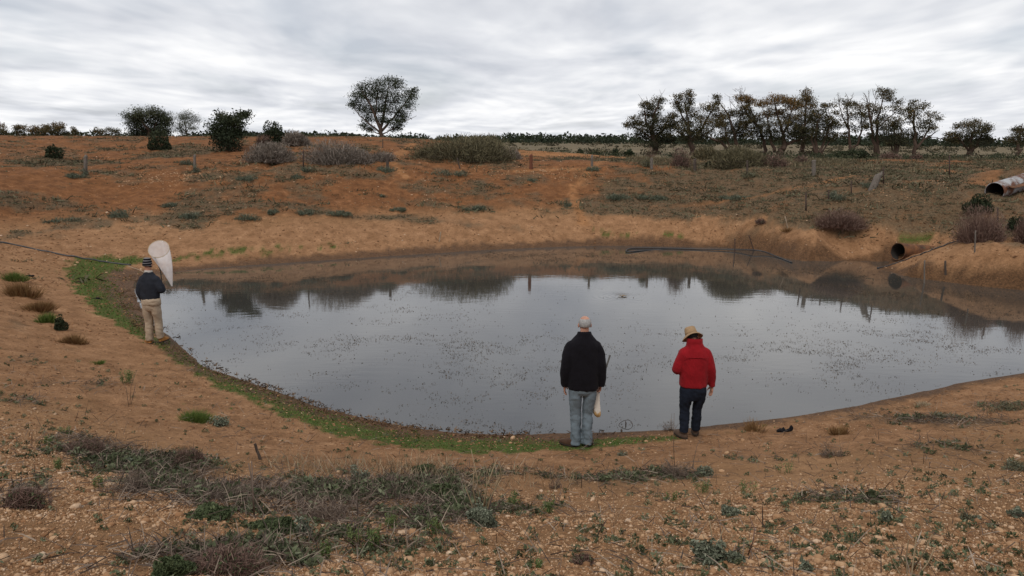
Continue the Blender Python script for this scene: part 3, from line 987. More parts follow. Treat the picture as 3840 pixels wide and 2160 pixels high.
make_tree('gum_tree', 'dark gum with several stems fanning from its base and a flat tuft over it', GRP_GUM, 2055, 388, 100,
          [[(2055, 388, .22), (2052, 350, .16), (2055, 310, .1), (2060, 285, .05)], [(2062, 388, .2), (2075, 350, .15), (2088, 315, .09), (2098, 300, .04)], [(2048, 387, .16), (2044, 350, .12), (2048, 320, .06)], [(2066, 386, .12), (2090, 350, .08), (2108, 335, .04)], [(2072, 340, .08), (2085, 290, .04), (2078, 268, .03)]],
          [G(2060, 285, 18, 9, .4), G(2048, 300, 16, 10, .35), G(2072, 300, 16, 10, .35), G(2078, 265, 18, 4, .55), G(2068, 268, 9, 4, .55), G(2090, 308, 20, 10, .4), G(2102, 315, 14, 10, .35), G(2065, 320, 20, 12, .2), G(2050, 335, 14, 12, .2), G(2090, 332, 16, 10, .3), G(2105, 340, 9, 6, .4), G(2068, 345, 16, 9, .15), G(2088, 350, 8, 6, .3)],
          [(2085, 290, 2092, 275)])
make_tree('gum_tree', 'slender airy gum with a bare dead leader beside the gap in the row', GRP_GUM, 2138, 382, 103,
          [[(2138, 382, .2), (2137, 350, .17), (2132, 310, .12), (2128, 275, .07), (2132, 250, .04)], [(2134, 325, .1), (2118, 290, .06), (2110, 262, .04), (2112, 240, .02)], [(2143, 382, .16), (2158, 358, .14), (2168, 325, .1), (2166, 290, .06), (2160, 265, .03)], [(2160, 350, .06), (2145, 325, .04)]],
          [G(2132, 256, 18, 7, .45), G(2145, 262, 14, 7, .45), G(2125, 270, 14, 8, .45), G(2165, 268, 16, 7, .5), G(2150, 282, 24, 8, .45), G(2172, 284, 18, 8, .45), G(2135, 292, 14, 10, .4), G(2165, 300, 14, 10, .45), G(2130, 315, 9, 9, .4), G(2175, 318, 10, 10, .4), G(2150, 325, 10, 9, .4), G(2128, 338, 6, 7, .4), G(2100, 285, 11, 7, .5)],
          [(2112, 265, 2106, 232), (2110, 262, 2098, 245), (2130, 255, 2124, 236), (2135, 255, 2142, 238)], per=20)
make_tree('gum_tree', 'tallest open gum of the row with high wispy crown and twin bare forks', GRP_GUM, 2205, 386, 100,
          [[(2202, 386, .26), (2198, 350, .2), (2190, 310, .15), (2185, 280, .1), (2180, 255, .05), (2172, 235, .02)], [(2208, 386, .24), (2208, 345, .19), (2205, 310, .14), (2218, 270, .08), (2225, 240, .05), (2222, 222, .02)], [(2205, 325, .1), (2225, 305, .08), (2245, 288, .06), (2262, 270, .03)], [(2190, 310, .08), (2200, 270, .05), (2208, 245, .03)]],
          [G(2222, 228, 14, 7, .5), G(2240, 234, 13, 8, .45), G(2225, 244, 18, 7, .5), G(2248, 248, 12, 7, .45), G(2262, 256, 9, 7, .45), G(2195, 270, 18, 9, .55), G(2212, 278, 14, 9, .5), G(2245, 272, 15, 8, .45), G(2265, 280, 12, 8, .4), G(2190, 288, 14, 10, .4), G(2215, 300, 14, 10, .35), G(2232, 298, 14, 9, .4),
           G(2198, 315, 16, 12, .3), G(2220, 320, 16, 12, .3), G(2180, 318, 8, 10, .4), G(2200, 340, 20, 10, .2), G(2225, 345, 16, 12, .2)],
          [(2180, 255, 2168, 232), (2185, 258, 2182, 228), (2205, 250, 2196, 222), (2208, 248, 2212, 214), (2190, 262, 2165, 246)], per=20)
make_tree('gum_tree', 'bushy dark gum low between the tall open gum and the leaning one', GRP_GUM, 2252, 384, 97,
          [[(2252, 384, .22), (2252, 355, .17), (2248, 325, .1), (2250, 300, .05)], [(2256, 384, .14), (2268, 350, .1), (2272, 320, .05)], [(2248, 384, .12), (2238, 350, .08)]],
          [G(2250, 305, 16, 10, .4), G(2268, 312, 12, 10, .4), G(2240, 322, 14, 10, .3), G(2255, 332, 18, 14, .2), G(2272, 340, 14, 12, .2), G(2245, 350, 16, 12, .12), G(2265, 360, 18, 8, .12), G(2235, 358, 10, 8, .2)], per=24)
make_tree('gum_tree', 'gum with fine drooping crown and a bare limb slanting out at the row end', GRP_GUM, 2300, 383, 99,
          [[(2300, 383, .24), (2302, 350, .2), (2300, 310, .13), (2305, 280, .08), (2312, 260, .03)], [(2304, 375, .18), (2322, 352, .14), (2335, 325, .08), (2340, 295, .04)], [(2322, 352, .1), (2345, 340, .07), (2362, 330, .03)], [(2300, 320, .08), (2285, 290, .05), (2278, 268, .02)]],
          [G(2312, 258, 12, 7, .5), G(2328, 268, 14, 8, .45), G(2300, 272, 16, 9, .5), G(2282, 278, 10, 8, .45), G(2345, 288, 14, 8, .5), G(2358, 298, 6, 6, .5), G(2310, 290, 18, 10, .4), G(2335, 305, 12, 9, .45), G(2290, 300, 12, 10, .4), G(2308, 312, 16, 12, .3), G(2330, 325, 14, 9, .35), G(2345, 320, 8, 6, .4), G(2295, 335, 14, 12, .2), G(2312, 345, 14, 10, .2)],
          [(2345, 340, 2366, 328), (2335, 300, 2352, 282), (2340, 345, 2375, 352)], per=22)
make_tree('gum_tree', 'spreading dark gum standing apart to the right of the row', GRP_GUM, 2440, 382, 118,
          [[(2440, 382, .36), (2440, 362, .3), (2448, 335, .16), (2452, 312, .08)], [(2445, 380, .25), (2462, 352, .18), (2472, 325, .08)], [(2436, 378, .2), (2418, 352, .12), (2405, 340, .05)]],
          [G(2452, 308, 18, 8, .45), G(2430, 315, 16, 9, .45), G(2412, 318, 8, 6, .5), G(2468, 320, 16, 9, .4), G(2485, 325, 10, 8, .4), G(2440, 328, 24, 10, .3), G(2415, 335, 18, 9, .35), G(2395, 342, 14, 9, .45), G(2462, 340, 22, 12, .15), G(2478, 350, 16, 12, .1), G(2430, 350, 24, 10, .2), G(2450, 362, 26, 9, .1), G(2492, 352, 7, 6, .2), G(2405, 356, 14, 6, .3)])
make_tree('gum_tree', 'thin gum cut by the right border of the view', GRP_GUM, 2565, 382, 112,
          [[(2562, 382, .25), (2562, 358, .2), (2570, 330, .1), (2578, 310, .04)], [(2562, 360, .1), (2545, 345, .06)]],
          [G(2572, 325, 14, 8, .45), G(2558, 330, 10, 7, .45), G(2565, 342, 14, 9, .35), G(2548, 352, 14, 7, .35), G(2572, 358, 18, 9, .2), G(2590, 335, 16, 12, .4)])
# shelter trees on the left
GL = 'small trees behind the crest on the left'
make_tree('she_oak', 'broad feathery green tree on the crest, largest of the small trees at left', GL, 378, 350, 62,
          [[(378, 350, .16), (378, 330, .13), (362, 300, .06)], [(378, 335, .1), (392, 305, .06)], [(378, 338, .08), (345, 318, .04)], [(380, 338, .08), (412, 318, .04)]],
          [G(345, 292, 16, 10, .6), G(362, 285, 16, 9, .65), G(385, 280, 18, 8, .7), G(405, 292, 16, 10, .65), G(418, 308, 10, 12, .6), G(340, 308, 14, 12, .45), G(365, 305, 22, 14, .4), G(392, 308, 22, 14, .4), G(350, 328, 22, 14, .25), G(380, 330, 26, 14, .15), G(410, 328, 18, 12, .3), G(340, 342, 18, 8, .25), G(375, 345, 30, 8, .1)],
          leaf=(0.16, 0.04), per=100, mat=P_OAK, hang=0.2)
make_tree('she_oak', 'pale airy feathery little tree with visible stem between two bushes', GL, 468, 350, 64,
          [[(468, 350, .08), (468, 330, .06), (460, 305, .03)], [(468, 335, .04), (478, 308, .02)], [(468, 335, .04), (450, 312, .02)]],
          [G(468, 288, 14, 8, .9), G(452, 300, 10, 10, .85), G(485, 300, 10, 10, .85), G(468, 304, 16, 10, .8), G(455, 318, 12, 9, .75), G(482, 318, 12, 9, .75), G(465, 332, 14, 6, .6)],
          leaf=(0.14, 0.022), per=70, mat=P_OAK, hang=-0.3)
make_tree('bushy_tree', 'dark leafy twin topped small tree whose foliage reaches the ground', GL, 574, 374, 43.5,
          [[(574, 374, .09), (570, 345, .07), (556, 310, .03)], [(574, 350, .06), (598, 315, .03)]],
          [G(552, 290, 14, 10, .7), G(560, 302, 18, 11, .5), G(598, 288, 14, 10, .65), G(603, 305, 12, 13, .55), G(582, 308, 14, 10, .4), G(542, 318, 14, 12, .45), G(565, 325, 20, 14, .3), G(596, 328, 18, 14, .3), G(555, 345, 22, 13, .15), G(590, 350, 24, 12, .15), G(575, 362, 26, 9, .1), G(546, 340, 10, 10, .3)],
          leaf=(0.115, 0.06), per=80, mat=P_DARK, hang=0.0)
GF = 'low trees on the far left skyline'
for i, (x, yb, wy, cl, lab) in enumerate([
        (15, 346, 150, [G(0, 322, 10, 12, .8), G(10, 335, 16, 10, .4)], 'rust topped low tree at the left border of the skyline'),
        (44, 346, 155, [G(38, 320, 12, 5, .6), G(52, 320, 12, 5, .55), G(44, 328, 18, 5, .4), G(42, 338, 16, 7, .3)], 'flat crowned low tree with sky showing under its crown'),
        (88, 346, 150, [G(85, 326, 14, 8, .75), G(92, 335, 18, 9, .4)], 'round rusty low tree between two flat crowned ones'),
        (112, 346, 148, [G(110, 320, 16, 5, .7), G(125, 326, 16, 8, .6), G(112, 336, 18, 9, .3)], 'flat rusty topped low tree beside the domed one'),
        (146, 346, 146, [G(148, 316, 18, 6, .7), G(138, 326, 16, 8, .5), G(158, 322, 9, 6, .6), G(150, 336, 18, 9, .3), G(170, 338, 10, 7, .3)], 'domed rusty low tree tallest of the far left clump'),
        (188, 343, 190, [G(186, 326, 6, 6, .5), G(190, 334, 8, 7, .4)], 'tiny dark tree standing alone right of the rusty clump'),
        (250, 343, 185, [G(240, 327, 6, 6, .6), G(255, 330, 10, 6, .5), G(275, 328, 10, 6, .4), G(290, 330, 10, 7, .4)], 'straggling row of tiny dark crowns left of the feathery tree')]):
    make_tree('low_tree', lab, GF, x, yb, wy, [[(x, yb, .2), (x + 1, yb - 12, .14), (x + 2, yb - 18, .06)]], cl, per=20, leaf=(0.26, 0.11))

# ---- shrubs, tussocks and herbs


def make_shrub(name, label, cat, group, x, y, w, h, style, wy=None, split=True, lean=0.0, n=1.0):
    """x, y: middle of its foot; w, h: size, all as measured"""
    p = hit1(x, y) if wy is None else at_y(float(x), float(y), wy)
    p[2] = gz(p[0], p[1])
    k = mpp(p)
    a, hh = w * k / 2, h * k
    if wy is not None:
        hh = max(hh, at_y(float(x), float(y - h), wy)[2] - p[2])
    rt = (a * hh) ** 0.5
    tw, lv = M(), M()
    pxm = k / S_DISP                              # metres per picture element of the render

    ls = RNG.normal(size=(14, 3))
    ls[:, 2] = np.abs(ls[:, 2])
    ls /= np.linalg.norm(ls, axis=1)[:, None]
    lr = RNG.uniform(-.30, .22, 14)
    small = style in ('sage', 'rust', 'green', 'straw', 'tussock', 'grey', 'twig')
    nlobe = int(RNG.integers(6, 11)) if small else int(RNG.integers(5, 8))
    sprd = .42 if small else .72
    lob = ball(nlobe)[:, :2] * (.85 if small else .50)
    lob[0] = 0
    lsz = np.clip(1.1 - .55 * (lob ** 2).sum(1) * (1 if not small else .6), .35, 1.1) * RNG.uniform(.55, 1.05, nlobe)
    lsz[0] = 1.0

    def dome(m, shell):
        """lumpy half ball: each of a few lobes stands out or falls back"""
        v = ball(m, shell)
        v[:, 2] = np.abs(v[:, 2])
        u = v / (np.linalg.norm(v, axis=1)[:, None] + 1e-9)
        k_ = np.exp(9 * (u @ ls.T - 1))
        v = v * (1 + (k_ * lr).sum(1) / np.maximum(k_.sum(1), .35))[:, None]
        if style not in ('leafy', 'herb'):
            j_ = RNG.integers(0, nlobe, m)
            v = v * lsz[j_][:, None] * np.array([sprd, sprd, 1]) + np.column_stack([lob[j_], np.zeros(m)])
        return v * np.array([a, a * 0.85, hh * 0.97])

    def twigs(m, wd, lo, hi, shell=0.6, dr=0.12, base=0.35):
        e_ = dome(int(m), shell)
        b = e_ * np.array([base, base, 0.0]) + RNG.normal(size=e_.shape) * np.array([.06, .06, 0]) * a
        L = np.linalg.norm(e_ - b, axis=1)
        tw.blades(b - np.array([0, 0, 0.03]), e_ - b + RNG.normal(size=e_.shape) * 0.1 * rt, L, np.full(len(L), wd), np.full(len(L), dr), np.clip(RNG.uniform(lo, hi, len(L)), 0, 1))

    def sprigs(m, wd, L0, lo, hi, shell=0.7, up=0.6):
        c = dome(int(m), shell)
        d = c / (np.array([a, a, hh]) + 1e-9) + RNG.normal(size=c.shape) * 0.7 + np.array([0, 0, up])
        L = L0 * RNG.uniform(0.5, 1.3, len(c))
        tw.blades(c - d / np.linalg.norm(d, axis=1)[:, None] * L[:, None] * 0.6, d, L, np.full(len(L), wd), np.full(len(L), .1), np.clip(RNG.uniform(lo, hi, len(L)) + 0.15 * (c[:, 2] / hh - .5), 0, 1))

    def foliage(m, L0, asp, lo, hi, shell=0.55, hang=-0.3):
        c = dome(int(m), shell)
        # uneven outline: push lumps in and out
        ph = np.arctan2(c[:, 1], c[:, 0])
        c *= (0.82 + 0.26 * np.sin(ph * 3 + p[0] * 5) * np.sin(c[:, 2] / hh * 5 + p[1]))[:, None]
        c[:, 2] = np.maximum(c[:, 2], 0.01)
        L = L0 * RNG.uniform(0.6, 1.35, len(c))
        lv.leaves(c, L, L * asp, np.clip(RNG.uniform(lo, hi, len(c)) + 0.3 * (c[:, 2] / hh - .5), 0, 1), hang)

    vol = np.clip(a * a / (pxm * pxm), 6, 2600)     # foot area in picture elements
    wt = max(0.35 * pxm, 0.004)
    mt, ml = P_TWIG, P_DARK
    if style == 'leafy':
        twigs(60 * n, wt, .2, .6)
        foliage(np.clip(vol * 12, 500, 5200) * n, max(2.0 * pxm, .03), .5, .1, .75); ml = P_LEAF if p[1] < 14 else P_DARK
    elif style == 'salt':                          # grey twiggy mound
        twigs(np.clip(vol * 2, 200, 2200) * n, wt * .8, .1, .6, .7, .1, .5)
        sprigs(np.clip(vol * 7, 500, 7000) * n, wt * 1.1, max(5 * pxm, .12), .2, 1, .45, .8); mt = P_SALT
    elif style == 'olive':
        twigs(np.clip(vol * 2, 200, 2500) * n, wt * .8, .1, .5, .7, .1, .5)
        sprigs(np.clip(vol * 7, 500, 9000) * n, wt * 1.1, max(5.5 * pxm, .14), .1, 1, .45, .9); mt = P_OLIVE
    elif style == 'purple':
        twigs(np.clip(vol * 7, 300, 3600) * n, wt * .8, .1, .9, .55, .05, .6)
        sprigs(np.clip(vol * 5, 200, 3500) * n, wt * .8, max(3.5 * pxm, .06), .2, 1, .6, 1.2); mt = P_PURP
    elif style == 'twig':                          # dead tangle
        twigs(np.clip(vol * 2.2, 80, 900) * n, wt * .8, .0, .8, .4, .3, .7)
        sprigs(np.clip(vol * 1.5, 60, 700) * n, wt * .7, max(5 * pxm, .06), .1, .9, .4, .2); mt = P_TWIG
    elif style == 'heather':
        twigs(np.clip(vol * 3, 100, 1500) * n, wt * .8, .0, .6, .4, .3, .7)
        sprigs(np.clip(vol * 5, 100, 3000) * n, wt * .8, max(4 * pxm, .05), .1, .9, .5, .6); mt = P_PURP
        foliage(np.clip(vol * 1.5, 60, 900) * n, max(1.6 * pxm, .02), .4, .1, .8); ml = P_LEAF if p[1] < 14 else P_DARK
    elif style == 'grey':                          # grey green rosette plant
        twigs(40 * n, wt, .3, .9)
        foliage(np.clip(vol * 3.5, 80, 1800) * n, max(2.2 * pxm, .03), .42, .1, 1.0, .45, -.6); ml = P_GREY
    elif style == 'herb':                          # upright leafy stems
        m = max(4, int(7 * n))
        ang = RNG.uniform(0, 6.28, m)
        b = np.stack([np.cos(ang) * a * .6, np.sin(ang) * a * .6, np.zeros(m)], 1) * RNG.uniform(.2, 1, m)[:, None]
        d = np.stack([b[:, 0] * .5, b[:, 1] * .5, np.full(m, hh)], 1)
        L = hh * RNG.uniform(.6, 1.05, m)
        tw.blades(b, d, L, np.full(m, wt * 1.4), np.zeros(m), np.full(m, .4))
        f = RNG.uniform(.05, 1, (m, 34)) ** .8
        dn = d / np.linalg.norm(d, axis=1)[:, None]
        c = (b[:, None] + dn[:, None] * (f * L[:, None])[..., None]).reshape(-1, 3) + RNG.normal(size=(m * 34, 3)) * .13 * a
        LL = max(1.7 * pxm, .02) * RNG.uniform(.6, 1.2, len(c))
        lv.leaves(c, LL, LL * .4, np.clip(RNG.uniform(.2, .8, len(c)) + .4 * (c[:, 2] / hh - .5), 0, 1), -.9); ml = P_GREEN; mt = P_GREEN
    elif style in ('rust', 'straw', 'tussock', 'green'):
        m = int(np.clip(vol * 4, 60, 900) * n)
        j_ = RNG.integers(0, nlobe, m)
        b = RNG.normal(size=(m, 3)) * np.array([.16, .16, 0]) * a + np.column_stack([lob[j_] * a * .8, np.zeros(m)])
        d = b * 0.9 + RNG.normal(size=(m, 3)) * .25 * rt
        d[:, 2] = hh * RNG.uniform(.6, 1.1, m)
        L = hh * RNG.uniform(.35, 1.1, m) * lsz[j_]
        tw.blades(b - np.array([0, 0, .02]), d, L, np.full(m, wt), np.full(m, .12), RNG.uniform(0, 1, m))
        mt = {'rust': P_RUST, 'straw': P_STRAW, 'tussock': P_OLIVE, 'green': P_GRASS}[style]
        if style == 'tussock':
            foliage(np.clip(vol * 2, 30, 500) * n, max(1.2 * pxm, .03), .4, 0, .7, .3); ml = P_DARK
    elif style == 'sage':                          # low grey-green tussock
        sprigs(np.clip(vol * 3.0, 50, 600) * n, wt * .9, max(4 * pxm, .06), .1, 1, .2, .8); mt = P_OLIVE
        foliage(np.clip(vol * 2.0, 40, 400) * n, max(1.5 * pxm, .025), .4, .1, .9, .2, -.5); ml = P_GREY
    if tw.v:
        g_ = np.concatenate(tw.v)
        for arr in tw.v:
            arr[:, 0] += lean * arr[:, 2]
    big = split and tw.v and lv.v
    if big:
        root = empty(name, tuple(p))
        tw.build('stems', mt, root, smooth=False)
        lv.build('foliage', ml, root, smooth=False)
    else:
        mm = tw if (tw.v and not lv.v) else lv
        if tw.v and lv.v:
            mm = lv
            mm.add(np.concatenate(tw.v), np.concatenate(tw.q), np.concatenate(tw.t), np.concatenate(tw.a) * .5)
        root = mm.build(name, ml if lv.v else mt, None, tuple(p), smooth=False)
    tag(root, label, cat, group)
    return root


SB = 'shrubs on the far bank'
for row in [
        ('shrub', 'small round dark green shrub alone on the orange slope at far left', 136, 397, 54, 42, 'leafy'),
        ('shrub', 'dense dark rounded shrub in front of the broad feathery tree', 402, 376, 70, 48, 'leafy'),
        ('shrub', 'tall leaning mound of dark green growing over grey saltbush', 690, 358, 78, 58, 'leafy'),
        ('saltbush', 'pale grey saltbush at the right foot of the tall green mound', 742, 366, 96, 42, 'salt'),
        ('saltbush', 'dark brown bush tucked at the left foot of the tall green mound', 660, 364, 52, 34, 'heather'),
        ('saltbush', 'low grey saltbush mound below the dark leafy twin topped tree', 668, 406, 168, 52, 'salt'),
        ('saltbush', 'wide grey saltbush mound with a thin steel post before it', 850, 412, 245, 64, 'salt'),
        ('saltbush', 'small brown grey bush between the wide saltbush and the sheep track', 965, 405, 80, 28, 'salt'),
        ('saltbush', 'huge olive brown thicket on the crest in the middle of the far bank', 1185, 404, 300, 78, 'olive'),
        ('saltbush', 'pale yellowish upper shoots rising out of the top of the huge thicket', 1215, 380, 110, 46, 'olive'),
        ('saltbush', 'paler low flank of the huge thicket, spilling down on its left', 1080, 396, 100, 32, 'olive'),
        ('saltbush', 'grey low flank of the huge thicket, spilling down on its right', 1285, 400, 90, 34, 'salt'),
        ('bush', 'round grey purple bush behind the pale and the red brown posts', 1713, 418, 74, 52, 'heather'),
        ('bush', 'spreading olive bush behind the round grey purple bush', 1775, 404, 96, 44, 'olive'),
        ('bush', 'wide brown grey thicket in front of the rust coloured gums', 1860, 420, 160, 62, 'olive'),
        ('bush', 'brown thicket trailing off to the right of the wide one', 1940, 420, 100, 38, 'heather'),
        ('bush', 'small dark bush round the foot of the pale grey post', 1625, 418, 66, 30, 'sage'),
        ('bush', 'tiny dark shrub on the grass in front of the orange strip', 1783, 420, 22, 16, 'leafy'),
        ('bush', 'rounded dark bush below the dark gum with fanning stems', 2015, 411, 50, 24, 'heather'),
        ('bush', 'low dark shrub on the grass left of the thick grey post', 1884, 446, 60, 20, 'sage')]:
    make_shrub(row[0], row[1], 'shrub', SB, *row[2:])
SP = 'bushes on the plain beyond the bank'
for x, y, w, h, st, wy, lab in [
        (1585, 392, 46, 28, 'leafy', 72, 'bright green round bush left of the dense dark gum'),
        (1636, 392, 34, 26, 'heather', 72, 'grey brown bush right of the bright green round one'),
        (1500, 388, 40, 18, 'leafy', 88, 'low green bush beyond the orange bank, widest of three in a row'),
        (1460, 386, 24, 16, 'leafy', 90, 'low green bush beyond the orange bank, leftmost of three in a row'),
        (1548, 390, 22, 20, 'leafy', 86, 'low green bush beyond the orange bank, nearest the bright round one'),
        (2240, 402, 80, 26, 'heather', 60, 'dark brown bush under the bushy dark gum'),
        (2305, 400, 60, 26, 'heather', 62, 'reddish brown bush under the gum with a bare slanting limb'),
        (2380, 398, 90, 20, 'tussock', 64, 'tan grass clump behind the tall steel post'),
        (2150, 392, 110, 16, 'leafy', 80, 'long low green bush under the slender airy gum')]:
    make_shrub('bush', lab, 'bush', SP, x, y, w, h, st, wy)
GP = 'dry bushes by the culverts'
for x, y, w, h, st, lab in [
        (2110, 568, 195, 56, 'purple', 'long purple brown dry bush on the bench below the eroded mound'),
        (2470, 608, 150, 96, 'purple', 'tall purple brown dry bush at the head of the sand spit'),
        (2590, 608, 110, 74, 'purple', 'purple brown dry bush at the right border below the broken culvert'),
        (2560, 578, 60, 40, 'leafy', 'dark green bush behind the purple bushes at the right border'),
        (2462, 532, 80, 46, 'leafy', 'dark weeds added as shade under the mouth of the upper culvert'),  # bush added to darken the gully where the pipe's shade falls
        (1982, 582, 44, 16, 'rust', 'small rusty tuft under the pale leaning stake'),
        (1915, 560, 40, 14, 'heather', 'small purple tuft on the bench left of the pale stake')]:
    make_shrub('dry_bush', lab, 'bush', GP, x, y, w, h, st)
GT = 'tussocks on the far slope'
for x, y, w, h, lab in [
        (215, 440, 36, 26, 'dark weeds round the foot of the leftmost wooden post'), (180, 446, 90, 14, 'long low brown tussock left of the leftmost wooden post'),
        (492, 434, 36, 22, 'dark weeds round the foot of the second wooden post'), (474, 414, 50, 14, 'grey green tussock behind the second wooden post'),
        (765, 430, 40, 12, 'dark tuft at the foot of the thin steel post'), (975, 434, 80, 22, 'bushy tussock round the post beside the sheep track'),
        (1135, 440, 110, 18, 'wide brown tussock with a leaning stick in it'), (1495, 430, 60, 16, 'dark tussock at the foot of the post by the fork of the tracks'),
        (625, 452, 80, 16, 'grey tussock alone below the low saltbush mound'), (750, 446, 50, 10, 'small brown tussock below the thin steel post'),
        (960, 494, 30, 8, 'little grey tussock alone on bare orange soil'), (300, 545, 110, 22, 'grey green mat of weeds, largest on the left slope'),
        (480, 548, 80, 18, 'grey weeds right of the largest mat'), (620, 552, 80, 18, 'pale grey weeds lowest on the left slope above the net'),
        (690, 536, 60, 16, 'tufted grey weeds right of the pale ones'), (770, 538, 60, 16, 'tufted grey weeds next toward the middle'),
        (850, 540, 80, 14, 'long grey weed tuft in the middle of the lower slope'), (1000, 528, 60, 10, 'flat grey weeds above the pale stick'),
        (1200, 528, 70, 14, 'grey weeds on the slope below the wide brown tussock'), (1430, 520, 34, 16, 'dark tuft beside the sheep track'),
        (150, 556, 120, 14, 'brown weeds low on the left slope'), (430, 520, 60, 14, 'scattered weeds above the grey mat'), (1340, 455, 40, 8, 'thin tuft below the thick red post'),
        (1640, 500, 90, 14, 'grey green mat on the right slope'), (1560, 500, 80, 16, 'green grey mat beside the right slope track'), (1850, 500, 110, 14, 'low tangle in the middle of the right slope'),
        (2100, 500, 90, 22, 'grey grass round the line of steel stakes'), (2190, 470, 60, 16, 'grey grass under the leaning timber')]:
    make_shrub('tussock', lab, 'plant', GT, x, y, w, h, 'sage', split=False)
# ------------------------------------------------------------------ fence, stakes, culverts, hoses
M_POST = wood_mat('weathered_post', (0.085, 0.070, 0.058), (0.21, 0.18, 0.155))
M_RED = wood_mat('red_brown_post', (0.085, 0.032, 0.020), (0.19, 0.075, 0.045))
M_DKW = wood_mat('dark_post', (0.045, 0.034, 0.028), (0.11, 0.085, 0.07))
M_PALE = wood_mat('pale_stake', (0.22, 0.16, 0.11), (0.42, 0.33, 0.24))
M_STEEL = Mat('rusty_steel', 0.7, 0.4)
M_STEEL.color(M_STEEL.mix(M_STEEL.rng(M_STEEL.noise(18, 4), .4, .6), (0.035, 0.024, 0.020), (0.09, 0.05, 0.035)))
M_STEEL = M_STEEL.m
M_POLY = Mat('poly_pipe', 0.45, 0.5).color((0.022, 0.024, 0.028)).m
M_BLACK = Mat('black_cloth', 0.9, 0.2).color((0.008, 0.008, 0.010)).m


def steel_picket(m, h, w):
    for an in (0.5, 2.6, 4.7):
        c, s = math.cos(an), math.sin(an)
        r = [np.array([[0, 0, z], [c * w, s * w, z], [c * w - s * w * .25, s * w + c * w * .25, z], [-s * w * .25, c * w * .25, z]]) for z in (-.2, h)]
        m.rings(r)


def post(name, label, group, x, yt, yb, r, mat, kind='wood', lx=None):
    p = hit1(x, yb)
    k = mpp(p)
    top = at_y(float(lx if lx is not None else x), float(yt), p[1])
    dx, h = top[0] - p[0], max(top[2] - p[2], 0.15)
    m = M()
    if kind == 'steel':
        steel_picket(m, h, r)
        v = m.v
        for a in v: a[:, 0] += dx * np.clip(a[:, 2] / h, -.3, 1)
    else:
        zs = np.array([-.25, 0, h * .3, h * .6, h * .93, h])
        pts = np.stack([dx * zs / h, RNG.normal(size=6) * .006, zs], 1)
        an = np.linspace(0, 6.283, 10, endpoint=False)
        lump = 1 + RNG.normal(size=10) * .09
        rr = r * np.array([1.08, 1.05, 1.0, .98, .95, .82])
        rg = pts[:, None] + rr[:, None, None] * (np.stack([np.cos(an) * lump, np.sin(an) * lump, np.zeros(10)], -1))[None]
        rg[-1, :, 2] += RNG.normal(size=10) * r * .25 + np.cos(an) * r * .3
        m.rings(rg)
    o = m.build(name, mat, None, tuple(p), smooth=False)
    tag(o, label, 'post', group)
    return p, h, dx


PG = 'old fence posts round the dam'
POSTS = [
    ('fence_post', 'weathered post sprouting weeds, leftmost on the far slope', 215, 392, 440, .085, M_POST, 'wood'),
    ('fence_post', 'weathered post with weeds at its foot below the dark twin topped tree', 490, 390, 430, .065, M_POST, 'wood'),
    ('fence_post', 'thin rusty steel post in front of the wide grey saltbush', 763, 378, 428, .035, M_STEEL, 'steel'),
    ('fence_post', 'dark post in a bushy tussock beside the sheep track', 975, 388, 428, .075, M_DKW, 'wood'),
    ('fence_post', 'thick red brown post standing in bare soil right of the huge thicket', 1336, 390, 425, .095, M_RED, 'wood'),
    ('fence_post', 'grey post at the fork of the sheep tracks', 1489, 390, 418, .065, M_POST, 'wood'),
    ('fence_post', 'pale grey post in front of a small dark bush', 1639, 397, 426, .075, M_POST, 'wood'),
    ('fence_post', 'dark brown post right of the round grey purple bush', 1748, 400, 430, .08, M_DKW, 'wood'),
    ('fence_post', 'dark thin post half hidden in the wide brown thicket', 1880, 404, 438, .05, M_DKW, 'wood'),
    ('fence_post', 'thick grey post alone on the grassy right slope', 2047, 403, 441, .10, M_POST, 'wood'),
    ('fence_post', 'steel stake nearest the long purple brown bush', 2028, 485, 530, .035, M_STEEL, 'steel'),
    ('fence_post', 'short rusty steel stake, second up the line from the purple bush', 2085, 477, 503, .032, M_STEEL, 'steel'),
    ('fence_post', 'steel stake in grey grass, third up the line from the purple bush', 2142, 455, 490, .032, M_STEEL, 'steel'),
    ('fence_post', 'steel stake just right of the leaning timber', 2223, 420, 463, .035, M_STEEL, 'steel'),
    ('fence_post', 'tallest steel stake, on the skyline grass above the broken culvert', 2389, 391, 440, .035, M_STEEL, 'steel'),
    ('fence_post', 'steel stake standing in the tall purple brown bush', 2510, 522, 596, .03, M_STEEL, 'steel')]
PP = [post(n, l, PG, x, yt, yb, r, m, k) for n, l, x, yt, yb, r, m, k in POSTS]
post('timber', 'thick grey end of a timber leaning out of the grass by a steel stake', None, 2194, 437, 474, .15, M_POST, 'wood', 2211)
post('stick', 'thin dark stick leaning out of the wide brown tussock', None, 1157, 398, 424, .03, M_DKW, 'wood', 1150)
post('sapling', 'thin bare sapling right under the big lone tree', None, 963, 350, 372, .03, M_DKW, 'wood')
SG = 'stakes in and beside the water'
for l, x, yt, yb, r, m, lx in [
        ('thin upright rusty stake standing in the water through the floating pipe', 1848, 600, 636, .02, M_STEEL, 1849), ('rusty stake leaning over the bend of the floating pipe', 1897, 591, 630, .02, M_STEEL, 1884),
        ('grey steel stake standing in the water below the sand spit', 2325, 655, 712, .022, M_POST, 2326), ('short dark stake on the shore right of the spit', 2379, 656, 691, .028, M_DKW, 2378),
        ('grey wooden stake on the sand below the tall purple bush', 2452, 580, 634, .022, M_POST, 2454), ('pale leaning stick on the far beach', 1105, 606, 607, .02, M_PALE, 1109),
        ('pale leaning stake above a rusty tuft on the bench', 1982, 545, 574, .022, M_PALE, 1975)]:
    if yb == 607: yt = 583
    post('stake', l, SG, x, yt, yb, r, m, 'wood', lx)

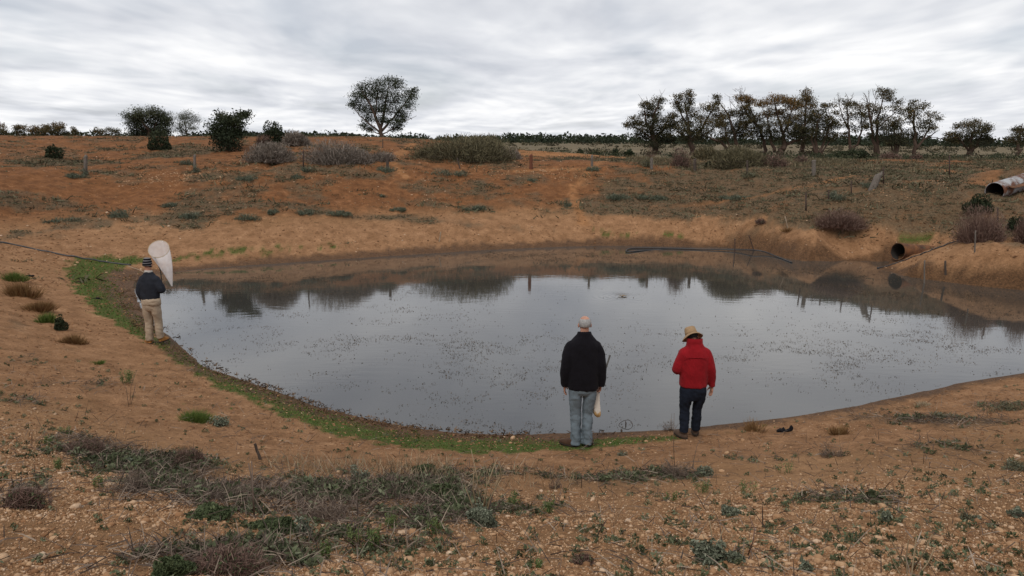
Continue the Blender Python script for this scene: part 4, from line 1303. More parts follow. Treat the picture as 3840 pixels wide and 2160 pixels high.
wr = empty('fence_wire', tuple(PP[0][0]))
tag(wr, 'thin sagging wires strung between the old fence posts', 'wire')
for i in list(range(0, 9)) + [10, 11, 12]:
    (p, h, dx), (q, h2, dx2) = PP[i], PP[i + 1]
    for f in (.93, .6):
        a, b = p + np.array([dx * f, -.05, h * f]), q + np.array([dx2 * f, -.05, h2 * f])
        t = np.linspace(0, 1, 7)[:, None]
        pts = a + (b - a) * t
        pts[:, 2] -= .05 * 4 * (t * (1 - t))[:, 0]
        w1 = M()
        w1.tube(pts - PP[0][0], .0035, 4, cap=False)
        w1.build('strand', M_STEEL, wr)

# culverts
pm = Mat('rusted_galvanised', 0.55, 0.5)
_f = pm.noise(2.2, 5, .65)
pm.color(pm.mix(pm.rng(_f, .42, .56), pm.mix(pm.rng(pm.noise(30, 3), .3, .7), (0.30, 0.31, 0.32), (0.42, 0.43, 0.44)), pm.mix(pm.rng(pm.noise(11, 4), .3, .7), (0.16, 0.055, 0.022), (0.07, 0.03, 0.018))))
pm2 = Mat('rusted_iron', 0.8, 0.3)
pm2.color(pm2.mix(pm2.rng(pm2.noise(5, 5, .65), .35, .65), (0.06, 0.032, 0.022), (0.20, 0.085, 0.035)))
pin = Mat('dark_pipe_lining', 0.85, 0.2).color((0.035, 0.030, 0.027)).m


def culvert(label, c, axis, r, L, mat, cut=0.0):
    root = empty('culvert', tuple(c))
    tag(root, label, 'pipe', 'steel culverts feeding the dam')
    d = np.array(axis, float)
    d /= np.linalg.norm(d)
    u = np.cross(d, [0, 0, 1.0]); u /= np.linalg.norm(u)
    w = np.cross(u, d)
    an = np.linspace(0, 2 * np.pi, 36, endpoint=False)
    n = int(L / .018)
    ts = np.linspace(0, L, n)
    for nm, off, mt in (('shell', 0.0, mat), ('lining', -.012, pin)):
        rg = []
        for t in ts:
            rad = (r + off + .007 * math.sin(t / .068 * 6.283)) * (1 + .02 * np.sin(2 * an + .7))
            rg.append(d * t + np.asarray(rad)[:, None] * (np.cos(an)[:, None] * u + np.sin(an)[:, None] * w))
        rg = np.array(rg)
        m = M()
        m.rings(rg if nm == 'shell' else rg[::-1], cap=False)
        m.build(nm, mt, root)
    m = M()
    rim = [d * 0.0 + rr * (np.cos(an)[:, None] * u + np.sin(an)[:, None] * w) for rr in (r + .006, r + .006, r - .018, r - .018)]
    rim[1] = rim[1] - d * .012; rim[2] = rim[2] - d * .012
    m.rings(np.array(rim), cap=False)
    m.build('rim', mat, root)


culvert('rusty culvert with a black mouth opening at the water beside the sand spit', at_y(2259.0, 633.0, 27.5), (.86, .42, -.10), .30, 1.9, pm2.m)
culvert('broken galvanised culvert jutting from the gully at the right border', at_y(2502.0, 482.0, 30.2), (.80, .58, .12), .345, 5.2, pm.m)
# torn flap of the upper culvert
fl = M()
c0 = at_y(2510.0, 470.0, 30.3)
dd = np.array([.80, .58, .12]); dd /= np.linalg.norm(dd)
uu = np.cross(dd, [0, 0, 1.0]); uu /= np.linalg.norm(uu)
rg = [c0 + dd * t + uu * .34 + np.array([0, 0, z]) for t, z in ((0, .05), (.5, .0), (1.1, -.02), (1.9, .02))]
fl.rings(np.array([[q, q + uu * .18 + [0, 0, -.06], q + uu * .18 + [0, 0, -.075], q + [0, 0, -.02]] for q in rg]))
o = fl.build('steel_flap', pm2.m, None, None)
tag(o, 'torn rusty strip of sheet lying along the side of the broken culvert', 'sheet metal')


def hose(name, label, pts, r, mat, n=8, lift=None):
    P = []
    for i, (x, y, z) in enumerate(pts):
        if z is None:
            q = hit1(x, y); q[2] += r * .6
        else:
            q = at_z(float(x), float(y), z)
        P.append(q)
    P = np.array(P)
    k = len(P)
    t = np.linspace(0, k - 1, (k - 1) * 8 + 1)
    i = np.clip(t.astype(int), 0, k - 2)
    f = t - i
    g = lambda a: P[np.clip(a, 0, k - 1)]
    Q = np.stack([_cub(g(i - 1)[:, c], g(i)[:, c], g(i + 1)[:, c], g(i + 2)[:, c], f) for c in range(3)], 1)
    if all(z is None for _, _, z in pts):
        Q[:, 2] = np.maximum(ground(Q[:, 0], Q[:, 1]), 0) + r * .7
    elif Q[:, 2].min() > -.1:
        Q[:, 2] = np.maximum(Q[:, 2], ground(Q[:, 0], Q[:, 1]) + r * .6)
    o0 = Q[0].copy()
    m = M()
    m.tube(Q - o0, r, n)
    o = m.build(name, mat, None, tuple(o0))
    tag(o, label, 'hose', 'black poly pipes of the dam')


hose('poly_pipe', 'black pipe lying down the left bank to the muddy corner', [(-60, 600, None), (0, 610, None), (80, 626, None), (170, 645, None), (260, 659, None), (330, 668, None)], .026, M_POLY)
hose('poly_pipe', 'black pipe looped back on itself and floating along the far shore', [(1992, 660, .02), (1960, 648, .02), (1925, 634, .08), (1895, 629, .12), (1850, 628, .06), (1770, 627, .03), (1700, 625, .03), (1640, 624, .03), (1600, 624, .03),
      (1582, 626, .03), (1575, 630, .03), (1580, 633.5, .03), (1605, 631.5, .02), (1640, 628.5, .0), (1690, 627, -.03)], .023, M_POLY)
hose('poly_pipe', 'black pipe running down the edge of the sand spit', [(2425, 602, None), (2390, 613, None), (2340, 632, None), (2290, 650, None), (2250, 664, None), (2207, 675, None)], .022, M_POLY)
hose('branch', 'thin pale branch lying from the end of the left pipe toward the mud', [(322, 670, None), (350, 680, None), (366, 688, None)], .015, M_PALE)

# small things
def lump(name, label, cat, x, y, parts, mat, rot=0.0, vox=.012, grp=None):
    p = hit1(x, y)
    m = M()
    for c, r in parts: m.ellipsoid(c, r, 10, 7)
    me = fuse(m, vox, 2)
    v = np.zeros(len(me.vertices) * 3)
    me.vertices.foreach_get('co', v)
    v = v.reshape(-1, 3)
    v += ((fbm(v[:, 0] * 30 + v[:, 2] * 17, v[:, 1] * 30 + v[:, 2] * 13, 1, 3, 3) - .5) * .03)[:, None] * np.array([1, 1, 1.4])
    me.vertices.foreach_set('co', v.ravel())
    o = link_mesh(name, me, mat, None, tuple(p + [0, 0, -.008]), smooth=False)
    o.rotation_euler = (0, 0, rot)
    tag(o, label, cat, grp)


lump('black_rag', 'crumpled black rag lying on the sand right of the person in red', 'rag', 1975, 1086, [((-.07, 0, .025), (.055, .05, .03)), ((-.01, .01, .02), (.05, .03, .022)), ((.05, 0, .03), (.05, .03, .022)), ((.085, 0, .06), (.03, .025, .05)), ((-.03, .0, .05), (.02, .02, .02))], M_BLACK)
lump('charred_wood', 'short black piece of charred wood high on the left beach', 'wood', 77, 696, [((-.06, 0, .03), (.07, .04, .03)), ((.05, 0, .03), (.07, .035, .025))], M_BLACK)
lump('charred_wood', 'thin black twig of charred wood in the middle of the left beach', 'wood', 245, 752, [((-.09, 0, .02), (.06, .02, .02)), ((0, 0, .025), (.07, .03, .025)), ((.10, 0, .012), (.07, .015, .012))], M_BLACK)
st = post('stick', 'dark dead stick stuck upright in the brush between grass and bare sand', None, 655, 1117, 1156, .017, M_DKW, 'wood', 641)
# wire loop standing in the shallows
p = at_z(1574.0, 1070.0, 0.0)
a_ = np.linspace(0, np.pi, 13)
lp = M()
lp.tube(np.stack([-.105 * np.cos(a_), .03 * np.sin(a_), .075 * np.sin(a_) * (1 + .35 * -np.cos(a_)) - .004], 1), .0045, 6)
lp.tube([(.0, .02, -.05), (.006, .02, .03), (-.004, .02, .062)], [.008, .010, .004], 6)
tag(lp.build('wire_loop', M_STEEL, None, tuple(p)), 'small wire loop standing in the shallows between the two people at the shore', 'wire')
p = at_z(1563.0, 1086.0, 0.0)
lp = M()
lp.tube([(.0, 0, -.05), (.004, 0, .02), (-.006, .01, .045)], [.012, .014, .004], 6)
tag(lp.build('stump_twig', M_DKW, None, tuple(p)), 'stub of dark twig poking from the shallows below the wire loop', 'twig')
sp = M()
for i in range(7):
    a = RNG.uniform(0, 6.28)
    sp.tube([(0, 0, -.01), (.05 * math.cos(a), .03 * math.sin(a), .035), (.13 * math.cos(a), .05 * math.sin(a), .012)], [.010, .012, .004], 5)
tag(sp.build('floating_twig', M_PALE, None, tuple(RIP)), 'pale knot of twigs afloat at the centre of the ripple rings', 'twig')
# ------------------------------------------------------------------ people
SKIN = Mat('skin', 0.55, 0.4)
SKIN.color(SKIN.mix(SKIN.rng(SKIN.noise(14, 3), .35, .65), (0.40, 0.19, 0.125), (0.49, 0.26, 0.18)))
SKIN = SKIN.m
C_BLACK = cloth_mat('black_fleece', (0.0085, 0.0075, 0.0105), .7, .95, sheen=.03)
C_RED = cloth_mat('red_fleece', (0.27, 0.009, 0.014), .72, .95, sheen=.05)
C_NAVY = cloth_mat('navy_knit', (0.026, 0.029, 0.038), .7, .95)
C_JEAN = cloth_mat('pale_denim', (0.165, 0.205, 0.235), .80, .9, 5)
C_DKJEAN = cloth_mat('dark_denim', (0.014, 0.019, 0.032), .6, .9, 7)
C_BEIGE = cloth_mat('beige_cotton', (0.42, 0.325, 0.235), .75, .9, 7)
C_HAIR = cloth_mat('grey_hair', (0.42, 0.41, 0.40), .55, .8, 40)
C_DKHAIR = cloth_mat('dark_hair', (0.035, 0.03, 0.028), .6, .8, 40)
C_BOOT = cloth_mat('brown_leather', (0.085, 0.045, 0.028), .6, .6, 12)
C_BOOT2 = cloth_mat('grey_brown_suede', (0.13, 0.085, 0.062), .6, .8, 12)
C_TAN = cloth_mat('tan_leather', (0.42, 0.19, 0.055), .7, .7, 12)
C_SOLE = Mat('sole', 0.8, 0.2).color((0.035, 0.026, 0.02)).m
C_HAT = cloth_mat('straw_felt', (0.37, 0.245, 0.14), .75, .9, 18)
C_SHIRT = cloth_mat('pale_shirt', (0.5, 0.46, 0.42), .8, .9)
bm_ = Mat('striped_knit', 0.95, 0.1)
_s = bm_.n.new('ShaderNodeSeparateXYZ')
bm_.l.new(bm_.coord(), _s.inputs[0])
_w = bm_.math('SINE', bm_.math('MULTIPLY', _s.outputs[2], 128.0))
bm_.color(bm_.mix(bm_.rng(_w, .55, .75), (0.010, 0.010, 0.014), (0.20, 0.19, 0.19)))
C_BEANIE = bm_.m


def limb(m, pts, a, b, s, n=14, sub=4):
    """flattened tapering limb along pts; a is the half width along s, b across it"""
    pts = np.array(pts, float)
    k = len(pts)
    t = np.linspace(0, k - 1, (k - 1) * sub + 1)
    i = np.clip(t.astype(int), 0, k - 2)
    f = t - i
    g = lambda q: pts[np.clip(q, 0, k - 1)]
    P = np.stack([_cub(g(i - 1)[:, c], g(i)[:, c], g(i + 1)[:, c], g(i + 2)[:, c], f) for c in range(3)], 1)
    A, B = np.interp(t, np.arange(k), a), np.interp(t, np.arange(k), b)
    d = np.gradient(P, axis=0)
    d /= np.linalg.norm(d, axis=1)[:, None]
    s = np.array(s, float)
    S = s - d * (d @ s)[:, None]
    S /= np.linalg.norm(S, axis=1)[:, None]
    N = np.cross(d, S)
    an = np.linspace(0, 2 * np.pi, n, endpoint=False)
    m.rings(P[:, None] + A[:, None, None] * np.cos(an)[None, :, None] * S[:, None] + B[:, None, None] * np.sin(an)[None, :, None] * N[:, None])


def hand(m, w, d, s, pn, curl):
    """w wrist, d along the hand, s toward the thumb, pn out of the palm"""
    w, d, s, pn = (np.array(v, float) for v in (w, d, s, pn))
    d /= np.linalg.norm(d); s = s - d * (d @ s); s /= np.linalg.norm(s); q = np.cross(d, s); pn = q * np.sign(q @ pn)
    limb(m, [w - d * .03, w + d * .02, w + d * .06, w + d * .092], [.027, .034, .042, .040], [.020, .017, .016, .012], s)
    for off, L in ((.031, .072), (.0105, .082), (-.0105, .076), (-.031, .060)):
        p = w + d * .080 + s * off
        pts = [p]
        a = curl * .35
        for seg in (.45, .32, .26):
            p = p + (d * math.cos(a) + pn * math.sin(a) + s * off * .9) * L * seg
            pts.append(p)
            a += curl * .75
        m.tube(pts, [.0092, .0090, .0084, .0068], 8)
    b = w + d * .022 + s * .026
    m.tube([b - s * .01, b + d * .022 + s * .022 + pn * .008, b + d * .050 + s * .032 + pn * .018 * (1 + curl), b + d * .072 + s * .028 + pn * .026 * (1 + curl)], [.014, .0125, .0105, .008], 8)


def rotm(pitch=0, yaw=0, roll=0):
    return np.array(Matrix.Rotation(yaw, 3, 'Z') @ Matrix.Rotation(pitch, 3, 'X') @ Matrix.Rotation(roll, 3, 'Y'))


def head_shapes(m, c, Rm):
    f = lambda v: np.array(c) + Rm @ np.array(v, float)
    m.ellipsoid(f((0, -.012, .022)), (.076, .094, .088), 22, 16, Rm)          # skull
    m.ellipsoid(f((0, .022, -.032)), (.060, .068, .078), 18, 14, Rm)           # face and jaw
    m.ellipsoid(f((0, .058, -.085)), (.030, .026, .024), 12, 8, Rm)            # chin
    m.ellipsoid(f((0, .094, -.020)), (.013, .020, .026), 10, 8, Rm)            # nose
    m.ellipsoid(f((0, .088, .018)), (.042, .012, .010), 10, 8, Rm)             # brow
    m.ellipsoid(f((0, .085, -.058)), (.024, .010, .009), 10, 8, Rm)            # mouth
    for sx in (-1, 1):
        m.ellipsoid(f((sx * .080, -.005, -.012)), (.012, .020, .032), 10, 8, Rm @ rotm(.15, -sx * .35, 0))
        m.ellipsoid(f((sx * .030, .082, .000)), (.011, .010, .009), 8, 6, Rm)


def crease(me, amp, fx, fz, seed, zfade=None):
    n = len(me.vertices)
    v, nn = np.zeros(n * 3), np.zeros(n * 3)
    me.vertices.foreach_get('co', v)
    me.vertices.foreach_get('normal', nn)
    v, nn = v.reshape(-1, 3), nn.reshape(-1, 3)
    ang = np.arctan2(v[:, 1], v[:, 0])
    f = fbm(ang * 1.3 + v[:, 0] * fx + v[:, 2] * 3, v[:, 2] * fz + v[:, 0] * fx * .5 + v[:, 1] * 4, 1.0, 3, seed) - .5
    f += .6 * (np.abs(fbm(v[:, 0] * fx * 1.6 + 9, v[:, 2] * fz * 1.4 + v[:, 1] * 8, 1.0, 2, seed + 5) - .5) - .2)
    a = amp if zfade is None else amp * np.interp(v[:, 2], *zfade)
    v += nn * (f * a)[:, None]
    me.vertices.foreach_set('co', v.ravel())
    me.update()


def shoe(parent, c, rot, L, W, Hh, mat, label=None):
    m, so = M(), M()
    c_, s_ = math.cos(rot), math.sin(rot)
    an = np.linspace(0, 2 * np.pi, 18, endpoint=False)

    def ring(z, y0, y1, wd):
        t = np.sin(an)
        y = (y0 + y1) / 2 + (y1 - y0) / 2 * t
        wv = wd * (1 - .18 * np.clip(t, 0, 1) ** 2 + .04 * t)
        x = np.sign(np.cos(an)) * np.abs(np.cos(an)) ** .8 * wv
        return np.stack([c[0] + x * c_ - y * s_, c[1] + x * s_ + y * c_, np.full(18, c[2] + z)], -1)
    b = -.26 * L
    t = b + L
    m.rings(np.array([ring(.018, b, t, W), ring(.035, b - .002, t + .002, W * 1.02), ring(.055, b + .002, t - .012, W * .96), ring(.075, b + .006, t - .06, W * .85), ring(.095, b + .01, t - L * .42, W * .78), ring(Hh, b + .012, b + L * .48, W * .74)]))
    so.rings(np.array([ring(0, b - .004, t - .004, W * .98), ring(.006, b - .008, t + .006, W * 1.06), ring(.022, b - .008, t + .006, W * 1.06), ring(.026, b - .004, t, W)]))
    o = m.build('boot', mat, parent)
    so.build('sole', C_SOLE, o)


def part_mesh(parent, name, shapes, mat, vox=.011, sm=5, cr=None):
    m = M()
    shapes(m)
    me = fuse(m, vox, sm)
    if cr: crease(me, *cr)
    return link_mesh(name, me, mat, parent)


def person(label, x, y, rotz, S, shoulder, arms, handspec, legs, feet, head, shoes, jacket_torso, sleeves, jmat, trousers, tmat, extra=None, sink=0.0):
    p = hit1(x, y)
    root = empty('person', (p[0], p[1], p[2] - sink), rotz)
    tag(root, label, 'person')
    root.scale = (S, S, S)
    hc, hr = head

    def body(m):
        zs = arms[0][0][2]
        secs = [(0, 0, .80, .10, .08), (0, 0, .90, .145, .095), (0, 0, 1.02, .14, .095), (0, 0, zs - .20, .145, .10), (0, 0, zs - .08, .145, .095), (0, 0, zs + .005, .105, .07), (0, .005, zs + .05, .06, .055)]
        m.loft([(sx, sy, sz, sa * .86, sb * .86) for sx, sy, sz, sa, sb in secs], 20)
        limb(m, [(0, -.005, zs - .03), (hc[0] * .4, hc[1] * .4, zs + .07), (hc[0] * .9, hc[1] * .8 - .01, hc[2] - .05)], [.064, .058, .056], [.064, .058, .058], (1, 0, 0))
        head_shapes(m, hc, hr)
        for a, hs in zip(arms, handspec):
            limb(m, a, [.042, .034, .026][:len(a)] if len(a) == 3 else [.052] * len(a), [.044, .036, .024], (0, 1, 0))
            hand(m, a[-1], *hs)
        for lg in legs:
            limb(m, lg, [.062, .042, .034], [.066, .044, .036], (1, 0, 0))
            limb(m, [np.array(lg[-1]) + (0, 0, .01), np.array(lg[-1]) + (0, .05, -.035), np.array(lg[-1]) + (0, .12, -.05)], [.035, .036, .03], [.035, .028, .015], (1, 0, 0))
    part_mesh(root, 'body', body, SKIN, .0062, 2)
    part_mesh(root, 'jacket', lambda m: (m.loft(jacket_torso, 26, 2.25), [limb(m, pts, a, b, (0, 1, 0)) for pts, a, b in sleeves]), jmat, .010, 5, (.024, 3.5, 5.5, int(x)))
    part_mesh(root, 'trousers', trousers, tmat, .010, 4, (.030, 5.0, 11.0, int(x) + 3, ([0, .25, .5, .8, 1.0], [1.3, 1.0, .9, .5, .3])))
    for (c, r), (L, Wd, Hh, mt) in zip(feet, shoes): shoe(root, c, r, L, Wd, Hh, mt)
    if extra: extra(root)
    return root


def trouser_shapes(hip, waist, legs):
    def f(m):
        m.loft(hip, 24, 2.2)
        for pts, r, b in legs: limb(m, pts, r, b, (1, 0, 0), 16)
    return f


def hair_cap(root, c, Rm, mat, el0, el1, az0, az1, grow=1.05):
    """shell of hair round the back and sides of the skull; azimuth 0 is straight back"""
    th = np.linspace(el0, el1, 12)
    az = np.linspace(az0, az1, 30)
    out = []
    for gscale in (grow, 1.0):
        g = []
        for t in th:
            ed = 1.0 if gscale > 1 and th[0] + .05 < t < th[-1] - .05 else .985
            r = np.array([.076, .094, .088]) * gscale * ed
            g.append(np.stack([np.cos(t) * np.sin(az) * r[0], -np.cos(t) * np.cos(az) * r[1], np.full(len(az), math.sin(t) * r[2])], -1))
        out.append(np.array(g))
    m = M()
    f = lambda g: (g + np.array([0, -.012, .022])) @ Rm.T + np.array(c)
    o = f(out[0])
    o += RNG.normal(size=o.shape) * .0008
    m.rings(o, cap=False, closed=False)
    m.build('hair', mat, root)


# --- the man in the black fleece
I3 = np.eye(3)


def ex_black(root):
    hair_cap(root, (.012, .03, 1.662), rotm(-.10, 0, .0), C_HAIR, -.62, .62, -1.75, 1.75, 1.07)
    m = M()
    an = np.linspace(0, 2 * np.pi, 24, endpoint=False)
    rg = [np.stack([.006 + a * np.cos(an), .008 + b * np.sin(an), np.full(24, z) - .018 * np.sin(an)], -1) for z, a, b in ((1.50, .115, .098), (1.54, .097, .092), (1.57, .088, .086), (1.567, .080, .078), (1.53, .078, .075))]
    m.rings(np.array(rg), cap=False)
    m.build('collar', C_BLACK, root)


person('person seen from behind in a black fleece jacket and pale jeans, balding with grey hair', 1462, 1122, R(4), 1.03, None,
       [[(-.17, 0, 1.40), (-.225, -.02, 1.12), (-.235, .02, .855)], [(.17, 0, 1.40), (.228, -.02, 1.12), (.240, .03, .86)]],
       [((.0, .12, -1), (.2, 1, 0), (1, 0, 0), .45), ((.0, .25, -1), (-.2, 1, 0), (-1, 0, 0), 1.25)],
       [[(-.085, 0, .84), (-.083, .015, .45), (-.085, -.01, .07)], [(.085, 0, .84), (.078, .015, .45), (.070, -.01, .07)]],
       [((-.105, -.005, 0), R(52)), ((.085, .0, 0), R(-24))], ((.012, .03, 1.662), rotm(-.10, 0, 0)),
       [(.29, .052, .10, C_BOOT), (.285, .052, .10, C_BOOT)],
       [(0, 0, .80, .196, .142), (0, 0, .83, .205, .148), (0, 0, .95, .205, .15), (0, 0, 1.12, .212, .152), (0, 0, 1.27, .214, .148), (0, -.005, 1.38, .205, .135), (0, -.005, 1.44, .184, .120), (.003, 0, 1.485, .150, .105), (.005, .005, 1.525, .112, .095), (.006, .006, 1.55, .09, .085)],
       [([(-.10, 0, 1.415), (-.165, -.005, 1.385), (-.205, -.015, 1.28), (-.228, -.025, 1.12), (-.238, .0, .96), (-.238, .02, .835)], [.055, .075, .082, .078, .068, .056], [.055, .07, .075, .074, .064, .050]),
        ([(.10, 0, 1.415), (.165, -.005, 1.385), (.205, -.015, 1.28), (.232, -.025, 1.12), (.245, .0, .96), (.245, .025, .835)], [.055, .075, .082, .078, .068, .056], [.055, .07, .075, .074, .064, .050])], C_BLACK,
       trouser_shapes([(0, 0, .72, .12, .10), (0, 0, .77, .182, .128), (0, -.008, .86, .182, .132), (0, 0, .95, .165, .115), (0, 0, 1.02, .16, .11)], None,
                      [([(-.092, 0, .82), (-.095, 0, .68), (-.083, .02, .46), (-.082, -.005, .25), (-.078, -.012, .035)], [.095, .086, .070, .068, .071], [.118, .10, .074, .072, .084]),
                       ([(.092, 0, .82), (.095, 0, .68), (.080, .02, .46), (.076, -.005, .25), (.073, -.012, .035)], [.095, .086, .070, .068, .071], [.118, .10, .074, .072, .084])]), C_JEAN, ex_black)


# --- the man in the red fleece
def ex_red(root):
    hc, Rm = np.array((-.035, .10, 1.455)), rotm(-.62, .12, -.16)
    hair_cap(root, hc, Rm, C_DKHAIR, -.75, .9, -1.8, 1.8, 1.07)
    f = lambda g: g @ Rm.T + hc
    an = np.linspace(0, 2 * np.pi, 28, endpoint=False)
    m = M()
    m.rings(np.array([f(np.stack([a * np.cos(an), -.012 + b * np.sin(an), np.full(28, z) + .004 * np.cos(2 * an)], -1)) for z, a, b in ((.028, .086, .104), (.06, .083, .100), (.10, .078, .093), (.128, .072, .086), (.138, .062, .074), (.132, .045, .05))]), cap=True)
    hat = m.build('hat', C_HAT, root)
    m = M()
    rg = []
    for t, dz in ((0, .034), (.35, .024), (.7, .006), (1, -.016), (1, -.021), (.7, .000), (.35, .018), (0, .028)):
        a, b = .084 + .062 * t, .102 + .062 * t
        rg.append(f(np.stack([a * np.cos(an), -.012 + b * np.sin(an), np.full(28, dz) - .010 * t * np.cos(an * 2) + .005 * t * np.sin(3 * an + 1)], -1)))
    m.rings(np.array(rg), cap=False)
    m.build('brim', C_HAT, hat)
    m = M()
    an = np.linspace(0, 2 * np.pi, 24, endpoint=False)
    rg = [np.stack([-.005 + a * np.cos(an), .03 + b * np.sin(an), np.full(24, z) - .014 * np.sin(an)], -1) for z, a, b in ((1.36, .118, .10), (1.40, .112, .098), (1.455, .108, .096), (1.45, .096, .086), (1.39, .09, .08))]
    m.rings(np.array(rg), cap=False)
    m.build('collar', C_RED, root)
    m = M()   # yoke seam across the back
    m.tube([(x_, -.150 + .25 * x_ * x_, 1.225 + .02 * abs(x_)) for x_ in np.linspace(-.17, .17, 9)], .005, 6)
    m.build('seam', C_RED, root)


person('person from behind in red fleece jacket and dark jeans, head bowed under a tan hat', 1737, 1103, R(-3), 1.0, None,
       [[(-.16, .0, 1.27), (-.235, -.03, 1.00), (-.15, .23, 1.06)], [(.17, 0, 1.27), (.235, -.01, 1.00), (.268, .03, .775)]],
       [((.6, .5, .35), (0, 0, 1), (1, -1, 0), 1.1), ((-.05, .12, -1), (-.3, 1, 0), (-1, -.2, 0), .3)],
       [[(-.085, 0, .74), (-.095, .02, .42), (-.095, .0, .09)], [(.085, .0, .74), (.08, .05, .42), (.085, .12, .10)]],
       [((-.098, .02, .0), R(26)), ((.09, .15, .012), R(-8))], ((-.035, .10, 1.455), rotm(-.62, .12, -.16)),
       [(.295, .054, .13, C_BOOT2), (.295, .054, .13, C_BOOT2)],
       [(0, 0, .775, .193, .145), (0, 0, .80, .202, .15), (0, 0, .86, .200, .148), (0, 0, 1.0, .202, .152), (0, 0, 1.13, .205, .152), (0, .0, 1.23, .200, .140), (0, .005, 1.30, .165, .118), (0, .02, 1.36, .118, .10), (-.004, .03, 1.40, .106, .094)],
       [([(-.09, 0, 1.29), (-.15, -.005, 1.26), (-.195, -.02, 1.16), (-.238, -.035, 1.03), (-.215, .06, 1.015), (-.155, .20, 1.06)], [.055, .072, .080, .080, .072, .055], [.055, .07, .076, .078, .074, .055]),
        ([(.09, 0, 1.29), (.15, -.005, 1.26), (.195, -.01, 1.16), (.232, -.015, 1.01), (.256, .01, .88), (.268, .03, .765)], [.055, .072, .080, .078, .066, .055], [.055, .07, .076, .070, .060, .050])], C_RED,
       trouser_shapes([(0, 0, .58, .11, .10), (0, 0, .66, .175, .128), (0, -.005, .74, .182, .135), (0, 0, .82, .18, .125), (0, 0, .9, .165, .11)], None,
                      [([(-.092, 0, .74), (-.097, .0, .58), (-.102, .03, .42), (-.098, .0, .24), (-.098, -.005, .095)], [.098, .086, .070, .068, .068], [.122, .10, .076, .074, .08]),
                       ([(.092, 0, .74), (.094, .02, .58), (.082, .06, .42), (.082, .09, .24), (.085, .12, .105)], [.098, .086, .070, .064, .062], [.122, .10, .076, .072, .078])]), C_DKJEAN, ex_red)


# --- the man with the big net
def ex_net(root):
    hc, Rm = np.array((-.025, .025, 1.645)), rotm(-.05, .0, .03)
    f = lambda g: g @ Rm.T + hc
    an = np.linspace(0, 2 * np.pi, 28, endpoint=False)
    m = M()
    rg = [np.stack([a * np.cos(an), -.012 + b * np.sin(an), np.full(28, z) - .02 * np.sin(an) * (z < .05)], -1) for z, a, b in ((-.045, .083, .100), (-.02, .088, .107), (.03, .087, .106), (.07, .078, .096), (.105, .066, .078), (.128, .070, .070), (.135, .05, .05))]
    m.rings(f(np.array(rg)), cap=True)
    m.build('beanie', C_BEANIE, root)
    hair_cap(root, hc, Rm, C_DKHAIR, -.7, -.1, -1.3, 1.3, 1.03)
    m = M()
    rg = [np.stack([-.008 + a * np.cos(an), .005 + b * np.sin(an), np.full(28, z) - .012 * np.sin(an)], -1) for z, a, b in ((1.46, .095, .085), (1.50, .078, .075), (1.525, .076, .074), (1.52, .068, .066))]
    m.rings(np.array(rg), cap=False)
    m.build('collar', C_SHIRT, root)
    m = M()
    m.loft([(.02, -.02, .82, .185, .125), (.02, -.025, .86, .198, .135), (.02, -.02, .93, .198, .138), (.02, 0, .97, .18, .12)], 26, 2.2)
    me = fuse(m, .01, 3)
    crease(me, .03, 7, 12, 8)
    link_mesh('shirt_tail', me, C_BEIGE, root)


NETMAN = person('person seen from behind in a dark jumper, beige trousers and striped beanie', 388, 865, R(-6), 1.0, None,
       [[(-.165, .0, 1.36), (-.215, -.03, 1.10), (-.175, .05, .86)], [(.165, 0, 1.36), (.245, -.01, 1.12), (.095, .245, 1.20)]],
       [((.1, .2, -1), (.4, 1, 0), (1, -.3, 0), .5), ((-.75, .35, .25), (0, .1, 1), (-.5, -1, 0), 1.3)],
       [[(-.085, 0, .84), (-.088, .02, .46), (-.085, -.01, .09)], [(.085, .0, .84), (.10, .03, .46), (.125, .05, .12)]],
       [((-.10, .0, 0), R(48)), ((.130, .07, .03), R(-6))], ((-.025, .025, 1.645), rotm(-.05, 0, .03)),
       [(.29, .052, .14, C_TAN), (.29, .052, .15, C_TAN)],
       [(0, 0, .90, .168, .125), (0, 0, .93, .180, .13), (0, 0, 1.0, .188, .138), (0, 0, 1.13, .195, .14), (0, 0, 1.26, .202, .138), (0, -.005, 1.36, .185, .12), (0, -.005, 1.43, .135, .10), (-.004, 0, 1.48, .09, .08), (-.006, .0, 1.50, .08, .075)],
       [([(-.09, 0, 1.385), (-.145, -.005, 1.355), (-.188, -.015, 1.25), (-.215, -.03, 1.10), (-.205, .01, .97), (-.172, .05, .84)], [.055, .070, .078, .074, .066, .052], [.05, .066, .072, .068, .060, .048]),
        ([(.09, 0, 1.385), (.15, -.005, 1.355), (.20, -.01, 1.26), (.248, -.02, 1.14), (.205, .09, 1.13), (.105, .235, 1.195)], [.055, .070, .078, .078, .070, .052], [.05, .066, .074, .076, .066, .050])], C_NAVY,
       trouser_shapes([(0, 0, .70, .12, .10), (0, 0, .76, .180, .128), (0, -.008, .86, .185, .135), (0, 0, .95, .172, .118)], None,
                      [([(-.092, 0, .82), (-.095, .0, .66), (-.088, .03, .46), (-.085, .0, .26), (-.080, -.01, .07)], [.096, .092, .082, .078, .074], [.120, .106, .086, .082, .080]),
                       ([(.092, 0, .82), (.10, .01, .66), (.104, .04, .46), (.115, .03, .27), (.128, .045, .125)], [.096, .092, .082, .078, .074], [.120, .106, .086, .082, .080])]), C_BEIGE, ex_net)

